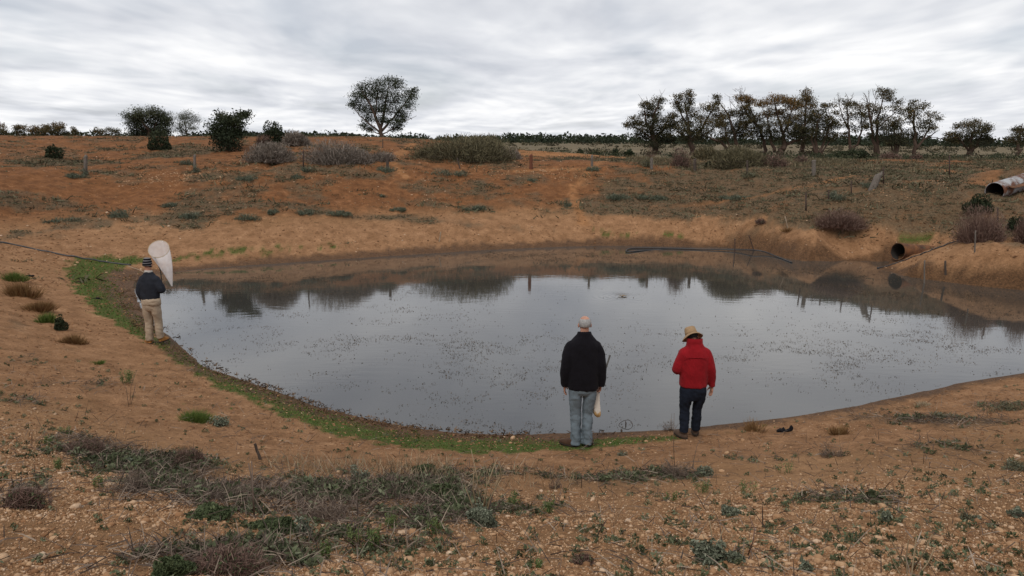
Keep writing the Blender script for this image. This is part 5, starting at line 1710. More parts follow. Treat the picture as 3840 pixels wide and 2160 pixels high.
# --- nets
nm_ = Mat('net_gauze', 0.9, 0.1)
nm_.color(nm_.mix(nm_.rng(nm_.noise(9, 4), .35, .65), (0.70, 0.66, 0.66), (0.82, 0.79, 0.79)))
_tr = nm_.n.new('ShaderNodeBsdfTransparent')
_mx = nm_.n.new('ShaderNodeMixShader')
_mx.inputs[0].default_value = .52
_out = nm_.n['Material Output']
nm_.l.new(_tr.outputs[0], _mx.inputs[1])
nm_.l.new(nm_.b.outputs[0], _mx.inputs[2])
nm_.l.new(_mx.outputs[0], _out.inputs[0])
nm_.bump(nm_.noise(26, 3), .4, .01)
NM2 = Mat('muddy_gauze', 0.9, 0.1)
_s2 = NM2.n.new('ShaderNodeSeparateXYZ')
NM2.l.new(NM2.coord(), _s2.inputs[0])
NM2.color(NM2.mix(NM2.rng(NM2.math('ADD', _s2.outputs[2], NM2.math('MULTIPLY', NM2.noise(24, 3), .16)), -.245, -.225), (0.55, 0.36, 0.16), (0.74, 0.68, 0.60)))
NM2.bump(NM2.noise(30, 3), .5, .01)
ALU = Mat('grey_metal', 0.4, 0.5)
ALU = ALU.color((0.060, 0.052, 0.042)).m
RIM = Mat('net_rim', 0.6, 0.3).color((0.42, 0.34, 0.22)).m

bp = np.array(NETMAN.location)
cr_, sr_ = math.cos(R(-6)), math.sin(R(-6))
net = empty('hand_net', tuple(bp + np.array([.10 * cr_ - .29 * sr_, .10 * sr_ + .29 * cr_, 1.20])), R(-6))
tag(net, 'large white cone net on a hoop carried upright beside the striped beanie', 'net')
hcN, hr_ = np.array([.015, -.06, .735]), .205
ax = np.array([.16, -.72, .60]); ax /= np.linalg.norm(ax)
hu = np.array([1.0, 0, -.10]); hu -= ax * (hu @ ax); hu /= np.linalg.norm(hu)
hv = np.cross(ax, hu)
aa = np.linspace(0, 2 * np.pi, 33)
circ = hcN + hr_ * (np.cos(aa)[:, None] * hu + np.sin(aa)[:, None] * hv)
m = M(); m.tube(circ, .006, 6, cap=False); m.build('hoop', RIM, net)
m = M(); m.tube([(0, 0, -.16), (0.0, .0, 0), (.0, -.03, .30), tuple(hcN - hv * hr_ * (1 if hv[2] > 0 else -1))], .011, 8); m.build('handle', ALU, net)
m = M()
an = np.linspace(0, 2 * np.pi, 40, endpoint=False)
tip = np.array([.265, -.10, -.02])
rg = []
for t in np.linspace(0, 1, 22):
    c = hcN * (1 - t) + tip * t
    c = c + np.array([.03, -.02, .02]) * math.sin(t * 3.14)
    r = hr_ * (1 - t ** 1.25) * .99 + .012 * t
    w_ = 1 + .05 * np.sin(an * 5 + 3 * t) * math.sin(t * 3.0)
    uu_, vv_ = hu, hv * (1 - .45 * t)
    rg.append(c + r * (np.cos(an) * w_)[:, None] * uu_ + r * (np.sin(an) * w_)[:, None] * vv_)
m.rings(np.array(rg), cap=False)
m.build('bag', nm_.m, net)
m = M(); m.tube([hcN + hv * hr_, hcN * .72 + tip * .28 + hv * .16, hcN * .4 + tip * .6 + hv * .05, tip], .004, 5); m.build('seam', Mat('tape', .9, .1).color((.8, .77, .76)).m, net)

q = hit1(1462, 1122)
c4, s4 = math.cos(R(4)), math.sin(R(4))
net2 = empty('scoop_net', (q[0] + .245 * c4 - .075 * s4, q[1] + .245 * s4 + .075 * c4, q[2] + .785), R(4))
tag(net2, 'small scoop net with muddy tipped bag in the hand of the person in black', 'net')
m = M(); m.tube([(-.012, -.012, -.05), (.0, .0, 0), (.075, .05, .235), (.152, .09, .46)], .0125, 8); m.build('handle', ALU, net2)
m = M()
rg = []
for z, cx, a, b in ((.0, -.01, .016, .016), (-.05, -.022, .028, .022), (-.12, -.03, .040, .03), (-.20, -.036, .050, .036), (-.28, -.036, .056, .042), (-.33, -.030, .054, .042), (-.365, -.018, .042, .034), (-.385, -.010, .020, .018), (-.39, -.010, .004, .004)):
    rg.append(np.stack([cx + a * np.cos(an) * (1 + .12 * np.sin(4 * an + z * 9)), .0 + b * np.sin(an) * (1 + .12 * np.sin(4 * an + z * 9)), np.full(40, z) + .012 * np.sin(3 * an) * (z < -.2)], -1))
m.rings(np.array(rg), cap=False)
m.build('bag', NM2.m, net2)
# ------------------------------------------------------------------ plants near the camera
FP = 'plants on the near bank'
for nm, x, y, w, h, st, lab, n in [
        ('grey_plant', 1800, 1412, 140, 70, 'grey', 'largest grey green leafy plant, with dry stalks, low on the stony near bank', 1.6),
        ('leafy_plant', 1212, 1320, 115, 62, 'grey', 'dark leafy rosette plant under tall dry stalks', 1.5),
        ('herb', 940, 1382, 46, 60, 'herb', 'bright green upright herb, tallest of the pair by the brush', 1.6), ('herb', 890, 1372, 50, 46, 'herb', 'bright green upright herb, shorter of the pair by the brush', 1.5),
        ('herb', 818, 1410, 34, 50, 'herb', 'green upright herb alone nearer than the pair', 1.3), ('herb', 985, 1330, 40, 44, 'herb', 'green upright herb behind the pair', 1.2),
        ('herb', 1095, 1345, 50, 44, 'herb', 'green feathery herb left of the leafy rosette plant', 1.3), ('herb', 1290, 1275, 50, 40, 'herb', 'green herb right of the leafy rosette plant', 1.3),
        ('herb', 1375, 1290, 60, 44, 'herb', 'pair of green herb shoots right of the rosette plant, at the edge of the stones', 1.4),
        ('grey_plant', 1828, 1298, 80, 38, 'grey', 'grey green cushion plant alone among the stones', 1.3), ('grey_plant', 2232, 1312, 36, 30, 'grey', 'small grey green plant far out on the stones at right', 1.1),
        ('grey_plant', 2030, 1438, 40, 40, 'grey', 'small fleshy grey plant at the bottom border on bare sand', 1.0), ('grey_plant', 1568, 1146, 40, 14, 'grey', 'pale flat grey plant on bare sand near the person in red', 1.0),
        ('grey_plant', 325, 1168, 50, 26, 'grey', 'pale grey green plant at the left end of the brush', 1.1), ('leafy_plant', 900, 1215, 80, 44, 'grey', 'grey green leafy clump in the pale dry grass', 1.4),
        ('leafy_plant', 1110, 1250, 90, 34, 'leafy', 'dark green low clump behind the tall dry stalks', 1.0), ('leafy_plant', 1070, 1190, 70, 26, 'leafy', 'dark green tuft near the green strip of grass', 1.0),
        ('shrub', 218, 1142, 150, 48, 'heather', 'purple brown twiggy cushion on the left stony bank', 1.0), ('shrub', 478, 1172, 96, 60, 'heather', 'dark twiggy shrub with green heart at the upper left of the brush', 1.2),
        ('shrub', 65, 1278, 130, 60, 'heather', 'twiggy shrub at the left border of the view', 1.1), ('shrub', 560, 1445, 240, 66, 'heather', 'large grey purple heather like shrub cut by the bottom border', 1.3),
        ('shrub', 430, 1442, 130, 46, 'leafy', 'dark green bushy growth left of the heather like shrub', .6), ('shrub', 840, 1310, 230, 62, 'twig', 'low dome of grey dead twigs in the middle of the brush', 1.3),
        ('shrub', 310, 1235, 170, 58, 'twig', 'tangle of dead twigs at the left of the brush', 1.3), ('shrub', 560, 1260, 200, 50, 'twig', 'wide flat tangle of dead twigs with green leaves through it', 1.2),
        ('leafy_plant', 520, 1305, 150, 24, 'leafy', 'dark green leafy patch in the wide tangle', .5), ('leafy_plant', 690, 1335, 150, 26, 'leafy', 'dark green leafy patch between the wide tangle and the twig dome', .5),
        ('leafy_plant', 760, 1345, 70, 60, 'grey', 'fern like grey green plant beside the twig dome', 1.2),
        ('shrub', 1400, 1228, 46, 56, 'twig', 'narrow dark twiggy plant upright at the edge of the stones', 1.6), ('shrub', 1712, 1198, 110, 52, 'twig', 'twiggy dark plant on the stones below the person in red', 1.4),
        ('grey_plant', 1775, 1196, 60, 34, 'grey', 'grey leafy plant joined to the twiggy one below the person in red', 1.3),
        ('plant_tuft', 2110, 1092, 60, 34, 'rust', 'rusty grass tuft on the right beach', 1.2), ('plant_tuft', 1900, 1085, 70, 40, 'rust', 'thin rusty grass beside the crumpled rag', .5),  # tufts from here on: grass, herbs, weed mats, dead twigs, a small bush
        ('plant_tuft', 2090, 1146, 90, 44, 'twig', 'thin twigs and dead stems on the stones right of the rusty tuft', .7), ('plant_tuft', 2515, 1032, 130, 26, 'sage', 'dark weed mat at the right border above the beach', 1.0),
        ('plant_tuft', 2380, 1052, 100, 16, 'sage', 'flat weed mat on the right beach', .9), ('plant_tuft', 2320, 1022, 90, 18, 'straw', 'yellow straw lying on the right beach', .6),
        ('plant_tuft', 1690, 1083, 50, 34, 'twig', 'dead twiggy clump at the very edge of the water beside the person in red', 1.0),
        ('plant_tuft', 2545, 1180, 120, 24, 'sage', 'brown weed mat on the stones at the right border', 1.0), ('plant_tuft', 1975, 1190, 50, 34, 'herb', 'sparse green herb with pale tips in the stones', .8),
        ('plant_tuft', 1880, 1240, 60, 36, 'herb', 'sparse green herb shoots left of the pale tipped one', .9), ('plant_tuft', 1770, 1240, 60, 36, 'herb', 'sparse green herb shoots above the cushion plant', .9),
        ('plant_tuft', 1690, 1260, 40, 26, 'herb', 'green shoots left of the cushion plant', .8), ('plant_tuft', 2440, 1310, 60, 22, 'sage', 'dark low weed at the right of the stones', 1.0), ('plant_tuft', 2560, 1300, 60, 30, 'grey', 'grey weed cut by the right border', 1.0),
        ('plant_tuft', 36, 706, 67, 35, 'green', 'green grass tuft highest on the edge of the left bank', 1.8), ('plant_tuft', 62, 745, 89, 54, 'rust', 'rusty tuft second down the edge of the left bank', 2.0),
        ('plant_tuft', 100, 781, 81, 35, 'rust', 'reddish tuft third down the edge of the left bank', 2.0), ('plant_tuft', 118, 811, 59, 35, 'green', 'green tuft under the reddish one on the left bank', 1.8),
        ('plant_tuft', 152, 829, 40, 40, 'leafy', 'small dark green bush on the edge of the left bank', 1.8), ('plant_tuft', 188, 863, 81, 35, 'rust', 'brown tuft below the small dark bush on the left bank', 1.8),
        ('plant_tuft', 320, 965, 48, 37, 'herb', 'green herb tuft on the left bank near thin tall stems', 2.2), ('plant_tuft', 246, 915, 35, 16, 'green', 'tiny green tuft alone on the left stony bank', 1.8),
        ('plant_tuft', 490, 1061, 94, 40, 'green', 'green yellow tuft where stones meet sand on the left', 1.8), ('plant_tuft', 565, 1071, 81, 29, 'grey', 'grey green flat plant where stones meet sand', 1.4),
        ('plant_tuft', 250, 1226, 40, 30, 'herb', 'green weed on the stones left of the tangle', .9), ('plant_tuft', 165, 1090, 40, 22, 'herb', 'green weed high on the left stony bank', .9), ('plant_tuft', 120, 1120, 34, 20, 'herb', 'green weed just left of the purple cushion', .9),
        ('plant_tuft', 150, 1180, 40, 30, 'herb', 'green weed below the purple cushion', .9), ('plant_tuft', 1470, 1420, 70, 30, 'heather', 'dry brown tuft at the bottom edge right of the middle', .9), ('plant_tuft', 1350, 1430, 50, 26, 'herb', 'grey green shoots at the bottom edge in the middle', .8)]:
    make_shrub(nm, lab, 'plant', FP, x, y, w, h, st, n=n)


def stalks(label, pts, mat, r=.004, name='dry_stalk'):
    """dead stems rising from one foot; every stem: list of (x, y) measured"""
    f = hit1(*pts[0][0])
    m = M()
    for st_ in pts:
        P = [at_y(float(x), float(y), f[1] + RNG.uniform(-.1, .1)) - f for x, y in st_]
        P[0] = P[0] * np.array([1, 1, 0]) + np.array([0, 0, -.03])
        m.tube(P, np.linspace(r, r * .5, len(P)), 5)
    tag(m.build(name, mat, None, tuple(f)), label, 'plant', 'dead stems')


stalks('tall bundle of dead stems rising from the dark leafy rosette', [[(1210, 1300), (1225, 1220), (1252, 1150)], [(1208, 1300), (1200, 1200), (1185, 1130)], [(1212, 1302), (1240, 1240), (1262, 1195), (1255, 1160)], [(1206, 1302), (1190, 1230), (1192, 1180)], [(1215, 1302), (1235, 1250), (1250, 1225)], [(1204, 1302), (1180, 1250), (1170, 1225)], [(1212, 1302), (1222, 1255), (1225, 1200)]], P_STRAW, .006)
stalks('single dark dead stem standing in the brush', [[(640, 1300), (636, 1230), (633, 1160)], [(640, 1300), (632, 1200), (625, 1165)]], P_TWIG, .007)
stalks('dead stems fanning up from the largest grey green plant', [[(1795, 1400), (1790, 1340), (1785, 1310)], [(1800, 1400), (1812, 1350), (1822, 1325)], [(1790, 1400), (1775, 1370), (1768, 1345)], [(1805, 1400), (1830, 1365), (1850, 1345)]], P_STRAW, .004)
stalks('pale dead stems at the bottom border at right', [[(2290, 1448), (2265, 1400), (2240, 1355)], [(2292, 1448), (2300, 1390), (2305, 1350)], [(2294, 1448), (2320, 1395), (2345, 1345)], [(2288, 1448), (2280, 1400), (2285, 1360)], [(2296, 1448), (2335, 1415), (2350, 1380)], [(2286, 1448), (2250, 1420), (2235, 1390)]], P_STRAW, .005)
stalks('thin tall stems on the left bank beside the green herb', [[(326, 1020), (330, 970), (345, 930)], [(324, 1020), (318, 980), (312, 965)], [(328, 1020), (338, 985), (340, 965)]], P_TWIG, .004)
stalks('two thin stems standing before the boots of the person in red', [[(1697, 1180), (1694, 1110), (1696, 1040)], [(1740, 1165), (1752, 1125), (1765, 1100)]], P_TWIG, .004)
stalks('thin stems rising out of the water edge clump', [[(1690, 1083), (1688, 1060), (1690, 1040)], [(1692, 1083), (1705, 1068), (1722, 1056)], [(1688, 1083), (1675, 1070), (1668, 1060)]], P_TWIG, .003)
stalks('reddish curved bare stem among the stones', [[(1880, 1400), (1895, 1360), (1898, 1330), (1885, 1300)], [(1878, 1400), (1860, 1385), (1850, 1370)]], P_PURP, .004)
stalks('thin stems in the sand right of the rusty tuft', [[(2118, 1145), (2112, 1110), (2110, 1080)], [(2125, 1145), (2135, 1120), (2140, 1100)]], P_STRAW, .003)

# pale dry grass behind the brush
ST = []


def scatter_px(polys, n):
    """places spread evenly over ground patches; each patch: centre and half sizes as measured"""
    out = []
    for (x, y, rx, ry), k in zip(polys, n):
        b = Blob(x, y, rx, ry)
        an, r = RNG.uniform(0, 6.283, k), np.sqrt(RNG.random(k))
        al, ac = r * np.sin(an) * b.b, r * np.cos(an) * b.a
        out.append(np.stack([b.c[0] + al * b.v[0] + ac * b.v[1], b.c[1] + al * b.v[1] - ac * b.v[0]], 1))
    q = np.concatenate(out)
    s = shore_dist(q[:, 0], q[:, 1])
    q = q[s > .15]
    return np.column_stack([q, ground(q[:, 0], q[:, 1])])


b = scatter_px([(940, 1185, 210, 24), (1060, 1185, 90, 22), (800, 1175, 150, 14), (1330, 1200, 130, 30), (1180, 1225, 90, 40)], [420, 260, 150, 160, 130])
d = RNG.normal(size=b.shape) * .45; d[:, 2] = 1
m = M(); L = RNG.uniform(.06, .26, len(b))
m.blades(b, d, L, np.full(len(b), .006), np.full(len(b), .1), RNG.uniform(0, 1, len(b)))
tag(m.build('dry_grass', P_STRAW, smooth=False), 'pale dry grass standing behind the brush on the near bank', None, None, 'stuff')


# litter of dead twigs in the brush
def sector(n, r0, r1, az0=-44.0, az1=44.0, power=1.0):
    u = RNG.random(n)
    r = (r0 ** (2 - power) + u * (r1 ** (2 - power) - r0 ** (2 - power))) ** (1 / (2 - power)) if power != 2 else r0 * (r1 / r0) ** u
    a = np.radians(RNG.uniform(az0, az1, n))
    return r * np.sin(a), r * np.cos(a)


x, y = sector(285000, 3.0, 15.5, power=1.15)
za_ = zones(x, y)
sd_ = shore_dist(x, y)
k = (RNG.random(len(x)) < za_[2] * .60 + .02) & (sd_ > .4) & (za_[3] < .4)
x, y = x[k], y[k]
b = np.column_stack([x, y, ground(x, y) + RNG.uniform(0, .05, len(x))])
d = RNG.normal(size=b.shape); d[:, 2] = np.abs(d[:, 2]) * (.2 + .8 * (RNG.random(len(x)) < .3)) + .02
L = RNG.uniform(.05, .24, len(b))
m = M(); m.blades(b, d, L, RNG.uniform(.0035, .0085, len(b)), np.full(len(b), .12), RNG.random(len(b)) ** 1.6)
tag(m.build('twig_litter', P_TWIG, smooth=False), 'litter of dead grey twigs over the near bank', None, None, 'stuff')
# small green leaves growing through it, and sparse seedlings between the stones
x, y = sector(72000, 3.0, 16, power=1.2)
za_ = zones(x, y)
pt = fbm(x, y, 1.3, 3, 201)
k = (RNG.random(len(x)) < (za_[2] * .8 * (pt > .44) + .05 * (pt > .55) * za_[5] + .015)) & (shore_dist(x, y) > .3)
x, y = x[k], y[k]
m = M()
brush = zones(x, y)[2] > .5
nb = 15
R_ = RNG.uniform(.018, .05, len(x)) * (1 + 1.0 * brush * RNG.random(len(x)))
bx = np.repeat(np.column_stack([x, y, ground(x, y)]), nb, 0)
sz = np.repeat(R_, nb)
v = ball(len(bx), .3)
v[:, 2] = np.abs(v[:, 2]) * 1.1
L = sz * RNG.uniform(.35, .8, len(sz)) + .006
tt = np.clip(np.repeat(RNG.random(len(x)), nb) + RNG.normal(size=len(sz)) * .15, 0, 1)
m.leaves(bx + v * sz[:, None], L, L * .45, tt, -.5)
d = v + np.array([0, 0, .5])
m.blades(bx[::3], d[::3], sz[::3] * 1.2, .003 + sz[::3] * .05, np.full(len(sz[::3]), .1), tt[::3])
tag(m.build('weeds', plant_mat('weed_leaves', (0.040, 0.048, 0.022), (0.085, 0.10, 0.048), (0.165, 0.175, 0.105)), smooth=False), 'small green weeds scattered over the near bank', None, None, 'stuff')

# green strip along the shore
x, y = sector(250000, 9.5, 36, power=1.0)
sd_ = shore_dist(x, y)
k = (sd_ > .1) & (sd_ < 4.2)
x, y = x[k], y[k]
g_ = zones(x, y)[3]
k = RNG.random(len(x)) < g_ * .85
x, y = x[k], y[k]
b = np.column_stack([x, y, ground(x, y) - .004])
d = RNG.normal(size=b.shape) * .7; d[:, 2] = 1
r_ = np.hypot(x, y)
L = RNG.uniform(.016, .038, len(b)) * (.7 + .03 * r_)
m = M(); m.blades(b, d, L, .010 + .0007 * r_ + 0 * L, np.full(len(b), .2), np.clip(fbm(x, y, 2.2, 3, 8) * 1.3 - .2 + RNG.normal(size=len(b)) * .2, 0, 1))
tag(m.build('green_grass', P_GRASS, smooth=False), 'low green grass in a strip along the water', None, None, 'stuff')

# ground cover of the far slopes
x, y = sector(68000, 24, 62, power=.6)
za_ = zones(x, y)
sd_ = shore_dist(x, y)
pt = fbm(x, y, .55, 3, 301)
k = (RNG.random(len(x)) < (za_[2] * .75 + .16 * (pt > .52)) * (1 - .93 * za_[0])) & (sd_ > 1.2) & (y > 21)
x, y = x[k], y[k]
nb = 18
bx = np.repeat(np.column_stack([x, y, ground(x, y) - .01]), nb, 0)
sz = np.repeat(np.clip(np.exp(RNG.normal(size=len(x)) * .6) * .085, .03, .42), nb)
d = RNG.normal(size=bx.shape); d[:, 2] = np.abs(d[:, 2]) * .8 + .1
m = M()
m.blades(bx + RNG.normal(size=bx.shape) * np.array([1.0, .7, 0]) * sz[:, None], d, sz * .75, .010 + sz * .10, np.full(len(sz), .2), np.clip(np.repeat(RNG.random(len(x)), nb) * .8 + RNG.normal(size=len(sz)) * .12, 0, 1))
tag(m.build('ground_cover', plant_mat('slope_weeds', (0.055, 0.042, 0.024), (0.095, 0.088, 0.048), (0.17, 0.155, 0.095)), smooth=False), 'scattered grey green weeds over the far slopes', None, None, 'stuff')

# wet weed wrack along the near shore
x, y = sector(90000, 10.5, 27, -37, 8, power=1.0)
sd_ = shore_dist(x, y)
wr_ = fbm(x, y, 1.8, 3, 55)
k = (sd_ > -.16) & (sd_ < .20 + .3 * (x < -8)) & (RNG.random(len(x)) < .12 + .8 * (wr_ > .52))
x, y = x[k], y[k]
b = np.column_stack([x, y, np.maximum(ground(x, y), 0) + .002])
d = RNG.normal(size=b.shape); d[:, 2] = np.abs(d[:, 2]) * .5
m = M(); L = RNG.uniform(.03, .10, len(b))
m.blades(b, d, L, np.full(len(b), .014), np.full(len(b), .1), RNG.random(len(b)))
tag(m.build('wrack', plant_mat('wrack', (0.045, 0.024, 0.013), (0.11, 0.06, 0.03), (0.22, 0.135, 0.07)), smooth=False), 'brown wet weed washed up along the shore', None, None, 'stuff')

# floating pondweed
_i0 = np.meshgrid(np.arange(2), np.arange(2))
x = RNG.uniform(SHORE[:, 0].min(), SHORE[:, 0].max(), 300000)
y = RNG.uniform(SHORE[:, 1].min(), SHORE[:, 1].max(), 300000)
sd_ = shore_dist(x, y)
k = sd_ < -.05
x, y, sd_ = x[k], y[k], sd_[k]
PW = [Blob(1000, 870, 430, 60, .8), Blob(1250, 960, 380, 60, .65), Blob(2050, 900, 420, 50, .9), Blob(2350, 850, 260, 40, .8), Blob(600, 712, 230, 16, 2.2), Blob(850, 735, 200, 12, .9), Blob(2230, 735, 260, 16, 2.2), Blob(1500, 650, 330, 12, 1.8), Blob(2100, 690, 200, 12, 1.4),
      Blob(620, 800, 160, 30, .5), Blob(1300, 1070, 240, 22, 1.0), Blob(1600, 890, 160, 50, .55), Blob(900, 790, 260, 30, .5), Blob(2480, 790, 120, 20, .9)]
pw = np.zeros(len(x))
for f_ in PW: pw = np.maximum(pw, f_(x, y))
cl_ = fbm(x, y * 1.3, 1.1, 4, 401)
cl2 = fbm(x, y, 5.0, 2, 431)
k = RNG.random(len(x)) < (pw * sstep(.40, .66, cl_) + .012) * (.25 + 1.1 * (cl2 > .5)) * .8
x, y = x[k], y[k]
nb = 2
c = np.repeat(np.column_stack([x, y, np.full(len(x), .006)]), nb, 0) + RNG.normal(size=(len(x) * nb, 3)) * np.array([.03, .03, .004])
L = RNG.uniform(.008, .030, len(c))
a_ = RNG.uniform(0, 6.283, len(c))
d = np.column_stack([np.cos(a_), np.sin(a_), RNG.uniform(-.05, .45, len(c))])
c[:, 2] = np.maximum(c[:, 2], .003)
m = M(); m.blades(c, d, L, L * .35, np.full(len(c), .0), RNG.random(len(c)))
tag(m.build('pondweed', plant_mat('pondweed', (0.030, 0.020, 0.012), (0.075, 0.050, 0.028), (0.15, 0.10, 0.06)), smooth=False), 'specks of pondweed floating in drifts on the water', None, None, 'stuff')

# ------------------------------------------------------------------ gravel and stones
_t = (1 + 5 ** .5) / 2
ICO = np.array([(-1, _t, 0), (1, _t, 0), (-1, -_t, 0), (1, -_t, 0), (0, -1, _t), (0, 1, _t), (0, -1, -_t), (0, 1, -_t), (_t, 0, -1), (_t, 0, 1), (-_t, 0, -1), (-_t, 0, 1)]) / 1.9
ICF = np.array([(0, 11, 5), (0, 5, 1), (0, 1, 7), (0, 7, 10), (0, 10, 11), (1, 5, 9), (5, 11, 4), (11, 10, 2), (10, 7, 6), (7, 1, 8), (3, 9, 4), (3, 4, 2), (3, 2, 6), (3, 6, 8), (3, 8, 9), (4, 9, 5), (2, 4, 11), (6, 2, 10), (8, 6, 7), (9, 8, 1)])


def stones(m, c, r, tint):
    n = len(c)
    v = ICO[None] * RNG.uniform(.72, 1.22, (n, 12, 1)) * (r[:, None] * RNG.uniform(.65, 1.25, (n, 3)) * np.array([1, 1, .62]))[:, None]
    a = RNG.uniform(0, 6.283, n)
    ca, sa = np.cos(a)[:, None], np.sin(a)[:, None]
    v = np.stack([v[..., 0] * ca - v[..., 1] * sa, v[..., 0] * sa + v[..., 1] * ca, v[..., 2]], -1) + c[:, None]
    m.add(v.reshape(-1, 3), None, (np.arange(n)[:, None, None] * 12 + ICF[None]).reshape(-1, 3), np.repeat(tint, 12))


SM = Mat('limestone', 0.9, 0.2)
_c = SM.ramp(SM.attr('tint').outputs['Fac'], (0, (0.11, 0.055, 0.028)), (.40, (0.29, 0.150, 0.072)), (.75, (0.50, 0.32, 0.185)), (1, (0.66, 0.50, 0.36)))
SM.color(SM.mix(SM.rng(SM.noise(60, 3), .35, .65, 0, .35), _c, (0.24, 0.12, 0.055)))
SM.bump(SM.noise(120, 3), .4, .006)
x, y = sector(270000, 2.8, 17.5, power=1.25)
za_ = zones(x, y)
sd_ = shore_dist(x, y)
pt = fbm(x, y, .7, 3, 501)
dens = za_[5] * (.30 + .85 * sstep(.36, .62, pt)) * (1 - .55 * za_[2]) + .05 * (sd_ > .5) + .16 * (sd_ > .12) * (sd_ < .7)
k = (RNG.random(len(x)) < dens * .62) & (sd_ > .1)
x, y = x[k], y[k]
rad = np.clip(np.exp(RNG.normal(size=len(x)) * .60) * .0062, .003, .040)
m = M()
stones(m, np.column_stack([x, y, ground(x, y) + rad * .10]), rad, np.clip(RNG.beta(2.2, 2.0, len(x)), 0, 1))
# grit between them
OC = np.array([(1, 0, 0), (-1, 0, 0), (0, 1, 0), (0, -1, 0), (0, 0, 1), (0, 0, -1)], float)
OF = np.array([(0, 2, 4), (2, 1, 4), (1, 3, 4), (3, 0, 4), (2, 0, 5), (1, 2, 5), (3, 1, 5), (0, 3, 5)])
x, y = sector(225000, 3.2, 17, power=1.2)
za_ = zones(x, y)
sd_ = shore_dist(x, y)
dens = za_[5] * (.35 + .65 * sstep(.36, .62, fbm(x, y, .7, 3, 501))) * (1 - .4 * za_[2]) + .06
k = (RNG.random(len(x)) < dens * .75) & (sd_ > .25)
x, y = x[k], y[k]
rad = RNG.uniform(.0035, .0085, len(x))
v = OC[None] * RNG.uniform(.6, 1.4, (len(x), 6, 1)) * rad[:, None, None]
a = RNG.uniform(0, 6.283, len(x))
ca, sa = np.cos(a)[:, None], np.sin(a)[:, None]
v = np.stack([v[..., 0] * ca - v[..., 1] * sa, v[..., 0] * sa + v[..., 1] * ca, v[..., 2]], -1) + np.column_stack([x, y, ground(x, y) + rad * .2])[:, None]
m.add(v.reshape(-1, 3), None, (np.arange(len(x))[:, None, None] * 6 + OF[None]).reshape(-1, 3), np.repeat(np.clip(RNG.beta(1.6, 1.3, len(x)), 0, 1), 6))
tag(m.build('gravel', SM.m, smooth=False), 'pale gravel and small stones strewn over the near bank', None, None, 'stuff')
# crusts of pale broken earth on the far bank, and clods trodden into the sand
b = scatter_px([(1400, 436, 90, 9), (430, 448, 90, 9), (800, 442, 60, 5), (500, 440, 60, 6), (1260, 434, 60, 6), (2260, 480, 110, 14)], [260, 260, 90, 120, 100, 160])
b[:, :2] += RNG.normal(size=(len(b), 2)) * np.array([1.1, .55])
b[:, 2] = ground(b[:, 0], b[:, 1])
rad = RNG.uniform(.012, .05, len(b))
m = M(); stones(m, b, rad, RNG.uniform(.35, .85, len(b)))
tag(m.build('earth_crust', SM.m, smooth=False), 'pale broken crusts of earth along the fence line', None, None, 'stuff')
x, y = sector(60000, 10, 42, power=.9)
sd_ = shore_dist(x, y); hh_ = base_h(x, y)
k = (sd_ > .25) & (hh_ < 1.9) & (RNG.random(len(x)) < .10 + .5 * (fbm(x, y, .9, 3, 611) > .5))
x, y = x[k], y[k]
rad = RNG.uniform(.008, .026, len(x)) * (.6 + np.hypot(x, y) / 26)
m = M(); stones(m, np.column_stack([x, y, ground(x, y)]), rad, RNG.beta(1.3, 2.6, len(x)) * .6)
tag(m.build('clods', SM.m, smooth=False), 'brown clods trodden into the sand round the water', None, None, 'stuff')
# pebbles and flakes on the far bank
x, y = sector(9000, 22, 50, power=.6)
sd_ = shore_dist(x, y)
k = (sd_ > .15) & (RNG.random(len(x)) < .10 + .75 * (fbm(x, y, .4, 3, 577) > .58))
x, y = x[k], y[k]
rad = RNG.uniform(.012, .04, len(x)) * (1 + (RNG.random(len(x)) < .03))
m = M()
stones(m, np.column_stack([x, y, ground(x, y) + rad * .15]), rad, RNG.uniform(.4, 1, len(x)))
tag(m.build('gravel', SM.m, smooth=False), 'pale pebbles and flakes strewn over the far bank', None, None, 'stuff')
for x, y, w, lab in [(408, 1311, 24, 'largest pale boulder like stone in the brush at left'), (360, 1317, 18, 'flat pale stone left of the largest one in the brush'), (135, 1356, 24, 'pale orange stone alone near the left border'),
                     (175, 1374, 20, 'flat pale stone at the bottom left below the orange stone'), (232, 1352, 16, 'small pale stone between two flat ones at left'), (1868, 1393, 30, 'brown stone touching the largest grey green plant'),
                     (1846, 1408, 22, 'pale stone under the brown one by the grey green plant'), (1865, 1290, 22, 'brown stone right of the cushion plant'), (2125, 1258, 22, 'pale stone in the right half of the gravel field'),
                     (1815, 1188, 22, 'pale stone beside the green herb shoots below the person in red'), (1868, 1110, 18, 'pale stone on the sand above the gravel at right'), (1225, 1400, 24, 'pale stone below the dark leafy rosette'),
                     (1505, 1422, 26, 'pale stone at the bottom edge near the dry brown tuft'), (1240, 1346, 18, 'pale stone right of the foot of the leafy rosette'), (2050, 1345, 22, 'broad pale stone low in the right gravel'),
                     (2545, 1238, 24, 'brown stone at the right border'), (1290, 1105, 22, 'pale branchy stone at the wet shore'), (830, 1103, 14, 'white stone on the green strip')]:
    p = hit1(x, y)
    r = w * mpp(p) / 2
    m = M()
    stones(m, np.array([[0, 0, r * .25]]), np.array([r]), np.array([RNG.uniform(.5, .85)]))
    me = m.mesh('stone')
    o = link_mesh('stone', me, SM.m, None, tuple(p), smooth=False)
    sb = o.modifiers.new('subdivision', 'SUBSURF'); sb.levels = sb.render_levels = 2
    tag(o, lab, 'stone', 'larger stones on the near bank')

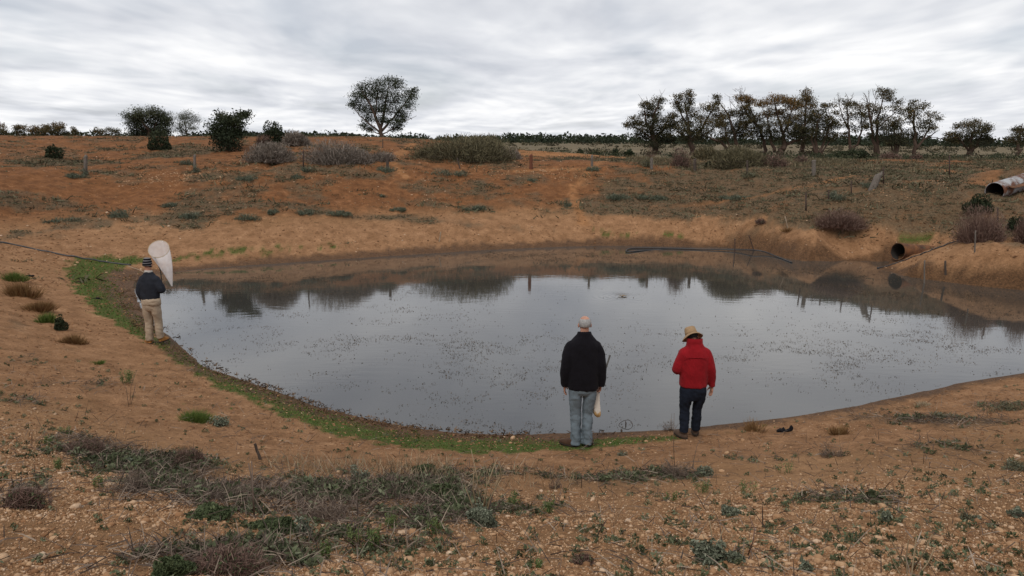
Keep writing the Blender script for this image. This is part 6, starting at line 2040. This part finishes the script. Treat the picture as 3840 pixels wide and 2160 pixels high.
# ------------------------------------------------------------------ the plain
def canopy(m, x, y, z, h, w, nl, ls, lo, hi):
    n = len(x)
    c = np.repeat(np.column_stack([x, y, z]), nl, 0)
    v = ball(n * nl, .3)
    hh, ww = np.repeat(h, nl), np.repeat(w, nl)
    c += np.stack([v[:, 0] * ww, v[:, 1] * ww, hh * .58 + v[:, 2] * hh * .42], 1)
    L = np.repeat(ls, nl) * RNG.uniform(.6, 1.4, n * nl)
    m.leaves(c, L, L * .6, np.clip(np.repeat(RNG.uniform(lo, hi, n), nl) + RNG.normal(size=n * nl) * .12, 0, 1), 0)


az = np.radians(RNG.uniform(-44, 44, 1500))
rr = RNG.uniform(380, 640, 1500)
bias = fbm(np.degrees(az), 0 * az, .22, 3, 15)
hgt_ = RNG.uniform(2.2, 4.6, 1500) * (.55 + .9 * bias) * (rr / 480) + 1.6 * (RNG.random(1500) < .08)
x, y = rr * np.sin(az), rr * np.cos(az)
m = M()
canopy(m, x, y, ground(x, y) - .9, hgt_ + .5, hgt_ * RNG.uniform(.8, 1.6, 1500), 40, .32 * hgt_, 0, .4)
tag(m.build('far_wood', P_DARK, smooth=False), 'dark low wood along the horizon', None, None, 'stuff')
x, y = sector(900, 80, 300, -42, 42, power=1.3)
k = fbm(x, y, .03, 3, 66) > .52
x, y = x[k], y[k]
hs = RNG.uniform(.35, .95, len(x)) * (.8 + y / 400)
m = M()
canopy(m, x, y, ground(x, y) - .1, hs, hs * RNG.uniform(.8, 1.6, len(x)), 42, .16 * hs + .0012 * y, .0, .45)
tag(m.build('plain_scrub', P_OLIVE, smooth=False), 'low grey green scrub dotted over the plain', None, None, 'stuff')
x, y = sector(520, 62, 120, 2, 38, power=1.0)
k = fbm(x, y, .05, 3, 68) > .5
x, y = x[k], y[k]
hs = RNG.uniform(.4, 1.0, len(x))
m = M()
canopy(m, x, y, ground(x, y) - .1, hs, hs * RNG.uniform(.9, 1.7, len(x)), 60, .15 + 0 * hs, .2, .9)
tag(m.build('plain_scrub', P_DARK, smooth=False), 'green low scrub between the orange bank and the gum trees', None, None, 'stuff')
# tall dry grass on the right
x, y = sector(26000, 40, 70, 8, 40, power=.8)
k = RNG.random(len(x)) < sstep(.42, .6, fbm(x, y, .12, 3, 88)) * sstep(41, 48, y + .25 * x)
x, y = x[k], y[k]
b = np.column_stack([x, y, ground(x, y)])
d = RNG.normal(size=b.shape) * .35; d[:, 2] = 1
m = M(); m.blades(b, d, RNG.uniform(.10, .34, len(b)), np.full(len(b), .03), np.full(len(b), .2), RNG.random(len(b)))
tag(m.build('dry_grass', plant_mat('tan_grass', (0.07, 0.056, 0.032), (0.125, 0.10, 0.055), (0.20, 0.165, 0.10)), smooth=False), 'tan dry grass on the rise before the gum trees', None, None, 'stuff')
